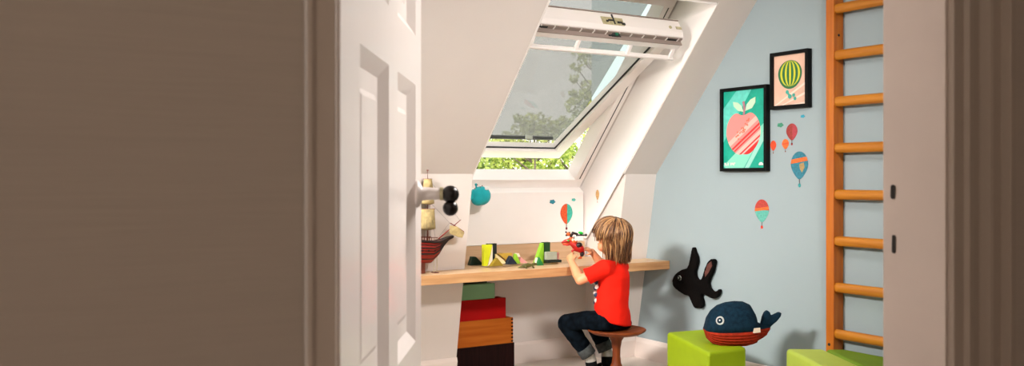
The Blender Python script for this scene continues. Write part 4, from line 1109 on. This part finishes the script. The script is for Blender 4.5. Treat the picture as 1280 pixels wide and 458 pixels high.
for i in range(950):
    az = rp.uniform(-PI, PI); aa = abs(az)
    if aa < R(52): pe = R(rp.uniform(60, 74)); hang = 0
    elif aa < R(78): pe = R(rp.uniform(84, 104)); hang = rp.uniform(0, .018)
    else: pe = R(rp.uniform(98, 118)); hang = rp.uniform(.2, 1.0)
    ev = Vector((math.cos(az)*math.sin(pe), math.sin(az)*math.sin(pe), math.cos(pe)))
    st_ = rp.choice((0, 0, .1, .25, .45, .6)); lift = rp.uniform(.003, .019); ph = rp.uniform(0, 6.28); wob = rp.uniform(.03, .16)
    path = []; rad = []; ns = 10; om = math.acos(max(-1, min(1, cv.dot(ev)))) or 1e-3
    cvj = (cv+Vector((rp.gauss(0, .05), rp.gauss(0, .05), 0))).normalized()
    wd = rp.uniform(.0022, .0046)
    for s in range(ns+1):
        t = st_+(1-st_)*s/ns
        v = (cvj*math.sin((1-t)*om)+ev*math.sin(t*om))/math.sin(om)
        v = v.normalized(); g_ = lift*(.35+.9*math.sin(min(1, t*1.1)*PI*.6))
        side = v.cross(Vector((0, 0, 1)));
        v = (v+side*wob*math.sin(ph+t*5)*.5).normalized()
        path.append(hp(SC[0]+v.x*(SR[0]+g_), SC[1]+v.y*(SR[1]+g_), SC[2]+v.z*(SR[2]+g_)))
        rad.append(wd*(.5+.5*math.sin(PI*min(1, s/ns+.15))))
    if hang and aa >= R(78):
        e0 = path[-1]; hc_ = hp(-.02, 0, -.05); zt = zneck-.006+rp.choice((-.014, -.006, 0, .006, .018, .034))+rp.uniform(-.006, .006)
        for s in range(1, 6):
            t = s/5; p = e0.copy(); p.z = e0.z+(zt-e0.z)*t
            inw = (hc_-e0); inw.z = 0
            p += inw*(.12+.30*math.sin(ph*3)**2)*t + Vector((math.sin(ph+t*4), math.cos(ph+t*3), 0))*.007*t
            path.append(p); rad.append(wd*(1-.75*t))
    tube(bm, path, rad, 5)
lk = obj('hair_locks', bm, 'hair', hr_, smooth=True)

# ------------------------------------------------------------------ the toy the child holds
ty = thing('toy_dinosaur', toyc, 'small red toy dinosaur with a black and orange rider held up in the child\'s hands', 'toy')
TYD = 5.235
tt = lambda x, y, d=0: at(x, y, TYD+d)
M['tred'] = mat('toy_red', srgb(165, 20, 14), .35, vary=.2, vscale=60); M['tblk'] = flat('toy_black', 22, 14, 16, .35); M['torg'] = flat('toy_orange', 205, 90, 24, .4)
M['tgrn'] = flat('toy_green', 20, 190, 60, .35); M['twht'] = flat('toy_white', 225, 215, 200, .4)
bm = nb()
tube(bm, [tt(712, 303), tt(716, 305), tt(720, 308), tt(725, 311), tt(728, 314)], [.012, .018, .024, .024, .018], 14)
ell(bm, tt(722, 310), (.026, .022, .024)); tube(bm, [tt(727, 312, .01), tt(729, 318, .01), tt(725.5, 322, .01)], [.014, .009, .006], 10); tube(bm, [tt(719, 311, -.0), tt(715, 314, -.01), tt(716, 317, -.01)], [.009, .007, .004], 10)
obj('body', bm, 'tred', ty, remesh=.0025, smo=3)
bm = nb(); hexh = [tt(714, 299), tt(709, 299.5), tt(702, 303)]
tube(bm, [tt(716, 302), tt(711, 301), tt(706, 302), tt(702, 304)], [.012, .0135, .009, .005], 12); th_ = obj('head', bm, 'tred', ty, smooth=True)
bm = nb(); tube(bm, [tt(714, 305.5), tt(709, 306.5), tt(703.5, 306)], [.006, .006, .003], 10); obj('lower_jaw', bm, 'tred', th_, smooth=True)
bm = nb(); tube(bm, [tt(712, 304.4), tt(703.2, 305.2)], [.004, .002], 8); obj('mouth', bm, 'torg', th_, smooth=True)
bm = nb(); ell(bm, tt(708.5, 300.5, -.012), .003); obj('eye', bm, 'twht', th_, smooth=True)
for x, m_ in ((713, 'tblk'), (717, 'tblk')):
    bm = nb(); tube(bm, [tt(x, 299), tt(x+1, 295.5)], [.004, .001], 8); obj('crest', bm, m_, th_)
bm = nb(); tube(bm, [tt(725.5, 321, .01), tt(726, 323.4, .01)], [.006, .007], 10); ell(bm, tt(725, 323, .01), (.014, .010, .004)); obj('foot', bm, 'torg', ty, smooth=True)
bm = nb(); ell(bm, tt(727.5, 318, .005), (.011, .014, .014)); obj('leg_armour', bm, 'tblk', ty, smooth=True)
bm = nb(); ell(bm, tt(724, 307, -.012), (.020, .014, .017)); obj('saddle', bm, 'tblk', ty, smooth=True)
rd_ = nb(); ell(rd_, tt(714, 299, -.004), (.013, .011, .016)); ell(rd_, tt(717, 303, -.006), (.012, .010, .012)); rid = obj('rider', rd_, 'torg', ty, remesh=.002, smo=2)
bm = nb(); ell(bm, tt(710.5, 293, -.004), (.0125, .011, .011)); obj('helmet', bm, 'torg', rid, smooth=True)
for x, y, r_ in ((707.5, 290.5, .005), (708, 294.5, .0055), (712, 291, .004)):
    bm = nb(); ell(bm, tt(x, y, -.010), r_, seg=12, ring=8); obj('helmet_band', bm, 'tblk', rid, smooth=True)
bm = nb(); tube(bm, [tt(713, 296.5, -.01), tt(716, 291.5, -.01), tt(722, 293)], [.007, .009, .006], 10); obj('arm', bm, 'tblk', rid, smooth=True)
bm = nb(); tube(bm, [tt(720, 294.5), tt(732.5, 294.2)], [.0055, .004], 10); ell(bm, tt(732.5, 294, 0), .0075); obj('weapon', bm, 'tblk', rid, smooth=True)
bm = nb(); ell(bm, tt(726, 291.5), (.017, .011, .008), rot=Euler((0, R(12), 0))); obj('blade', bm, 'tgrn', rid, smooth=True)
bm = nb(); ell(bm, tt(716, 300, -.012), (.007, .006, .008)); obj('collar', bm, 'twht', rid, smooth=True)
bm = nb(); ell(bm, tt(710.5, 301, -.014), (.006, .005, .005)); obj('gem', bm, 'tgrn', rid, smooth=True)
bm = nb(); tube(bm, [tt(718, 303, -.014), tt(722, 301.5, -.016)], [.003, .003], 8); obj('belt', bm, 'torg', rid, smooth=True)

# ------------------------------------------------------------------ outside
rt = random.Random(11)
M['leafy'] = None
def leafmat(name, c1, c2):
    m = bpy.data.materials.new(name); m.use_nodes = True; nt = m.node_tree; b = nt.nodes['Principled BSDF']
    g = nt.nodes.new('ShaderNodeNewGeometry'); r = nt.nodes.new('ShaderNodeValToRGB')
    r.color_ramp.elements[0].color = (*c1, 1); r.color_ramp.elements[1].color = (*c2, 1)
    nt.links.new(g.outputs['Random Per Island'], r.inputs['Fac']); nt.links.new(r.outputs[0], b.inputs['Base Color'])
    b.inputs['Roughness'].default_value = .5
    tl = nt.nodes.new('ShaderNodeBsdfTranslucent'); nt.links.new(r.outputs[0], tl.inputs['Color'])
    mx = nt.nodes.new('ShaderNodeMixShader'); mx.inputs[0].default_value = .45
    nt.links.new(b.outputs[0], mx.inputs[1]); nt.links.new(tl.outputs[0], mx.inputs[2])
    nt.links.new(mx.outputs[0], nt.nodes['Material Output'].inputs[0]); return m
lfa = leafmat('leaf_bright', (.11, .20, .02), (.60, .66, .16)); lfb = leafmat('leaf_deep', (.035, .08, .012), (.40, .48, .12)); lfc = leafmat('leaf_olive', (.12, .14, .035), (.62, .66, .22))
M['bark'] = mat('bark', (.10, .075, .05), .9, vary=.3, vscale=20)
GZ = -3.0
def leaves(bm, c, rad, n, size):
    for _ in range(n):
        while True:
            v = Vector((rt.uniform(-1, 1), rt.uniform(-1, 1), rt.uniform(-1, 1)))
            if v.length <= 1: break
        p = Vector(c)+Vector((v.x*rad[0], v.y*rad[1], v.z*rad[2]))
        d = Vector((rt.gauss(0, 1), rt.gauss(0, 1), rt.gauss(0, .6))).normalized(); a_, b2 = frame_of(d)
        s = size*rt.uniform(.6, 1.3)
        m_ = p + a_*s*.12
        vs = [bm.verts.new(x) for x in (p-d*s*.5, m_+b2*s*.28, p+d*s*.5, m_-b2*s*.28)]
        bm.faces.new(vs)
def tree(X, Y, label, blobs, lm, trunk_r=.12, n=800, size=.06, branch=True):
    base = cam2room(X, Y, GZ)
    t = thing('tree', base, label, 'tree', 'trees outside the window')
    bm = nb(); top = max(b[2]+b[3]*.3 for b in blobs)
    tube(bm, [base, base+Vector((.05, .03, (top-GZ)*.5)), cam2room(X, Y, top)], [trunk_r, trunk_r*.6, trunk_r*.12], 10)
    for (bx, by, bz, br, w) in blobs:
        c = cam2room(X+bx, Y+by, bz); s = cam2room(X+bx*.1, Y+by*.1, bz-max(br, abs(bx))*.9)
        tube(bm, [s, s.lerp(c, .5)+Vector((0, 0, -.04)), c], [trunk_r*.3, trunk_r*.18, trunk_r*.06], 6)
    obj('trunk', bm, 'bark', t, smooth=True)
    bm = nb()
    for (bx, by, bz, br, w) in blobs:
        leaves(bm, cam2room(X+bx, Y+by, bz), (br, br, br*.8), int(n*w), size)
    obj('foliage', bm, lm, t)
def blobcloud(rx, z0, z1, k, br):
    return [(rt.uniform(-rx, rx), rt.uniform(-rx*.6, rx*.6), rt.uniform(z0, z1), br*rt.uniform(.7, 1.2), 1) for _ in range(k)]
# dense low crowns along the view
TY = 12.0
for X, top, lab, lm in ((-.75, 1.62, 'bushy green tree outside, behind the left end of the open window gap', lfb), (.15, 1.80, 'bushy tree outside, in the middle of the window gap', lfa), (1.05, 1.95, 'bright green tree outside at the right end of the window gap', lfa), (-1.9, 1.7, 'dark green tree outside, hidden mostly by the left slope', lfb), (2.1, 1.9, 'green tree outside to the right, glimpsed through the tilted sash corner', lfb)):
    tree(X, TY+rt.uniform(-.6, .6), lab, blobcloud(.55, .1, top-.25, 26, .24)+blobcloud(.7, -1.2, .6, 14, .35), lm, n=230, size=.062)
# sprays of the tall airy tree
def spray(pxs, Y): 
    res = []
    for (x, y, r, w) in pxs:
        X = (x-640)/F*Y; res.append((X, 0, H-(y-HOR)/F*Y, r*1.55*Y/F, w))
    return res
sp = [(724, 68, 6, .5), (733, 76, 7, .6), (741, 66, 6, .5), (752, 84, 6, .5), (720, 84, 5, .4), (717, 98, 5, .3), (735, 108, 7, .6), (745, 120, 9, .9), (756, 104, 9, .9), (768, 92, 10, 1), (778, 84, 8, .8), (760, 76, 7, .6), (772, 70, 8, .6), (728, 122, 9, .9), (718, 132, 8, .8), (737, 134, 10, 1), (750, 140, 10, 1), (727, 146, 9, .8), (770, 112, 12, 1), (784, 100, 12, 1), (760, 128, 12, 1), (716, 116, 4, .3), (790, 80, 8, .6)]
X0 = (752-640)/F*10.5
bl2 = [(x-X0, y, z, r, w) for (x, y, z, r, w) in spray(sp, 10.5)]
tree(X0, 10.5, 'tall airy tree outside, its thin sprays reaching up behind the screen', bl2, lfc, .045, n=75, size=.055)
sp = [(636, 172, 7, .7), (652, 158, 9, .9), (668, 152, 10, 1), (683, 158, 10, 1), (697, 160, 9, .9), (660, 168, 10, 1), (690, 172, 12, 1), (625, 176, 6, .6), (672, 170, 10, 1), (706, 152, 6, .5), (648, 148, 5, .4), (700, 172, 10, 1), (642, 180, 10, 1)]
X0 = (668-640)/F*11
bl2 = [(x-X0, y, z, r, w) for (x, y, z, r, w) in spray(sp, 11)]
tree(X0, 11, 'rounder tree outside, its crown just above the foot of the screen', bl2, lfc, .05, n=110, size=.055)
bm = nb(); box(bm, -30, 40, 6.5, 60, GZ-.1, GZ)
M['lawn'] = mat('grass', (.10, .20, .03), .9, vary=.3, vscale=3); struct(obj('ground', bm, 'lawn'))

# ------------------------------------------------------------------ light
w = bpy.data.worlds.new('sky'); S.world = w; w.use_nodes = True
nt = w.node_tree; bg = nt.nodes['Background']
gc = nt.nodes.new('ShaderNodeTexCoord'); sx = nt.nodes.new('ShaderNodeSeparateXYZ'); cr = nt.nodes.new('ShaderNodeValToRGB')
nt.links.new(gc.outputs['Generated'], sx.inputs[0]); nt.links.new(sx.outputs['Z'], cr.inputs['Fac'])
cr.color_ramp.elements[0].position = .0; cr.color_ramp.elements[0].color = (.285, .278, .265, 1)
cr.color_ramp.elements[1].position = .85; cr.color_ramp.elements[1].color = (1, .98, .96, 1)
e_ = cr.color_ramp.elements.new(.28); e_.color = (.32, .312, .298, 1)
nt.links.new(cr.outputs[0], bg.inputs['Color']); bg.inputs['Strength'].default_value = SKY
def sun(v, e, ang, col):
    l = bpy.data.lights.new('sun', 'SUN'); l.energy = e; l.angle = ang; l.color = col
    o = bpy.data.objects.new('sun', l); COL.objects.link(o); o.rotation_euler = Vector(v).to_track_quat('Z', 'Y').to_euler(); return o
sun((-.5, -.65, .57), SUN, R(1), (1, .95, .85))
def area(name, loc, target, sx, sy, e, col, spread=180):
    l = bpy.data.lights.new(name, 'AREA'); l.shape = 'RECTANGLE'; l.size = sx; l.size_y = sy; l.energy = e; l.color = col; l.spread = R(spread)
    o = bpy.data.objects.new(name, l); COL.objects.link(o); o.location = loc
    o.rotation_euler = (Vector(loc)-Vector(target)).to_track_quat('Z', 'Y').to_euler(); return o
_c = Vector((.40, 3.62, 1.84)); area("roof_window_daylight", _c, (3.7, 4.05, .35), .9, .3, ROOM, (1, .93, .87), 84)
area('ceiling_fill', (2.15, 1.25, 2.27), (3.2, 4.75, .75), .7, .3, ROOMB, (1, .93, .88), 70)  # unseen fill, narrowed and aimed to lift the panel under the window
area('ceiling_fill', (2.3, 1.7, 2.25), (.5, 1.3, 1.0), .5, .3, ROOMD, (1, .94, .89), 70)  # extra fill without a fitting, added to brighten the door leaf
area('ceiling_fill', (.35, 2.7, 2.2), (1.28, .9, 1.0), .4, .3, ROOMD*.13, (1, .90, .82), 50)  # weak unseen fill added for the right door jamb
area('hall_lamp', (-.35, -1.1, 2.1), (.8, .85, 1.1), .8, .8, HALL, (1, .86, .72))

cam = bpy.data.cameras.new('camera'); co = bpy.data.objects.new('camera', cam); COL.objects.link(co)
co.location = CAMP; co.rotation_euler = (R(90), 0, -A)
cam.sensor_width = 36; cam.lens = F/1280*36; cam.shift_y = -8/1280; cam.clip_start = .02
cam.dof.use_dof = True; cam.dof.focus_distance = 5.1; cam.dof.aperture_fstop = 8.0
S.camera = co
S.view_settings.view_transform = 'Standard'; S.view_settings.look = 'None'; S.view_settings.gamma = 1; S.view_settings.use_curve_mapping = False
S.view_settings.exposure = EXPO
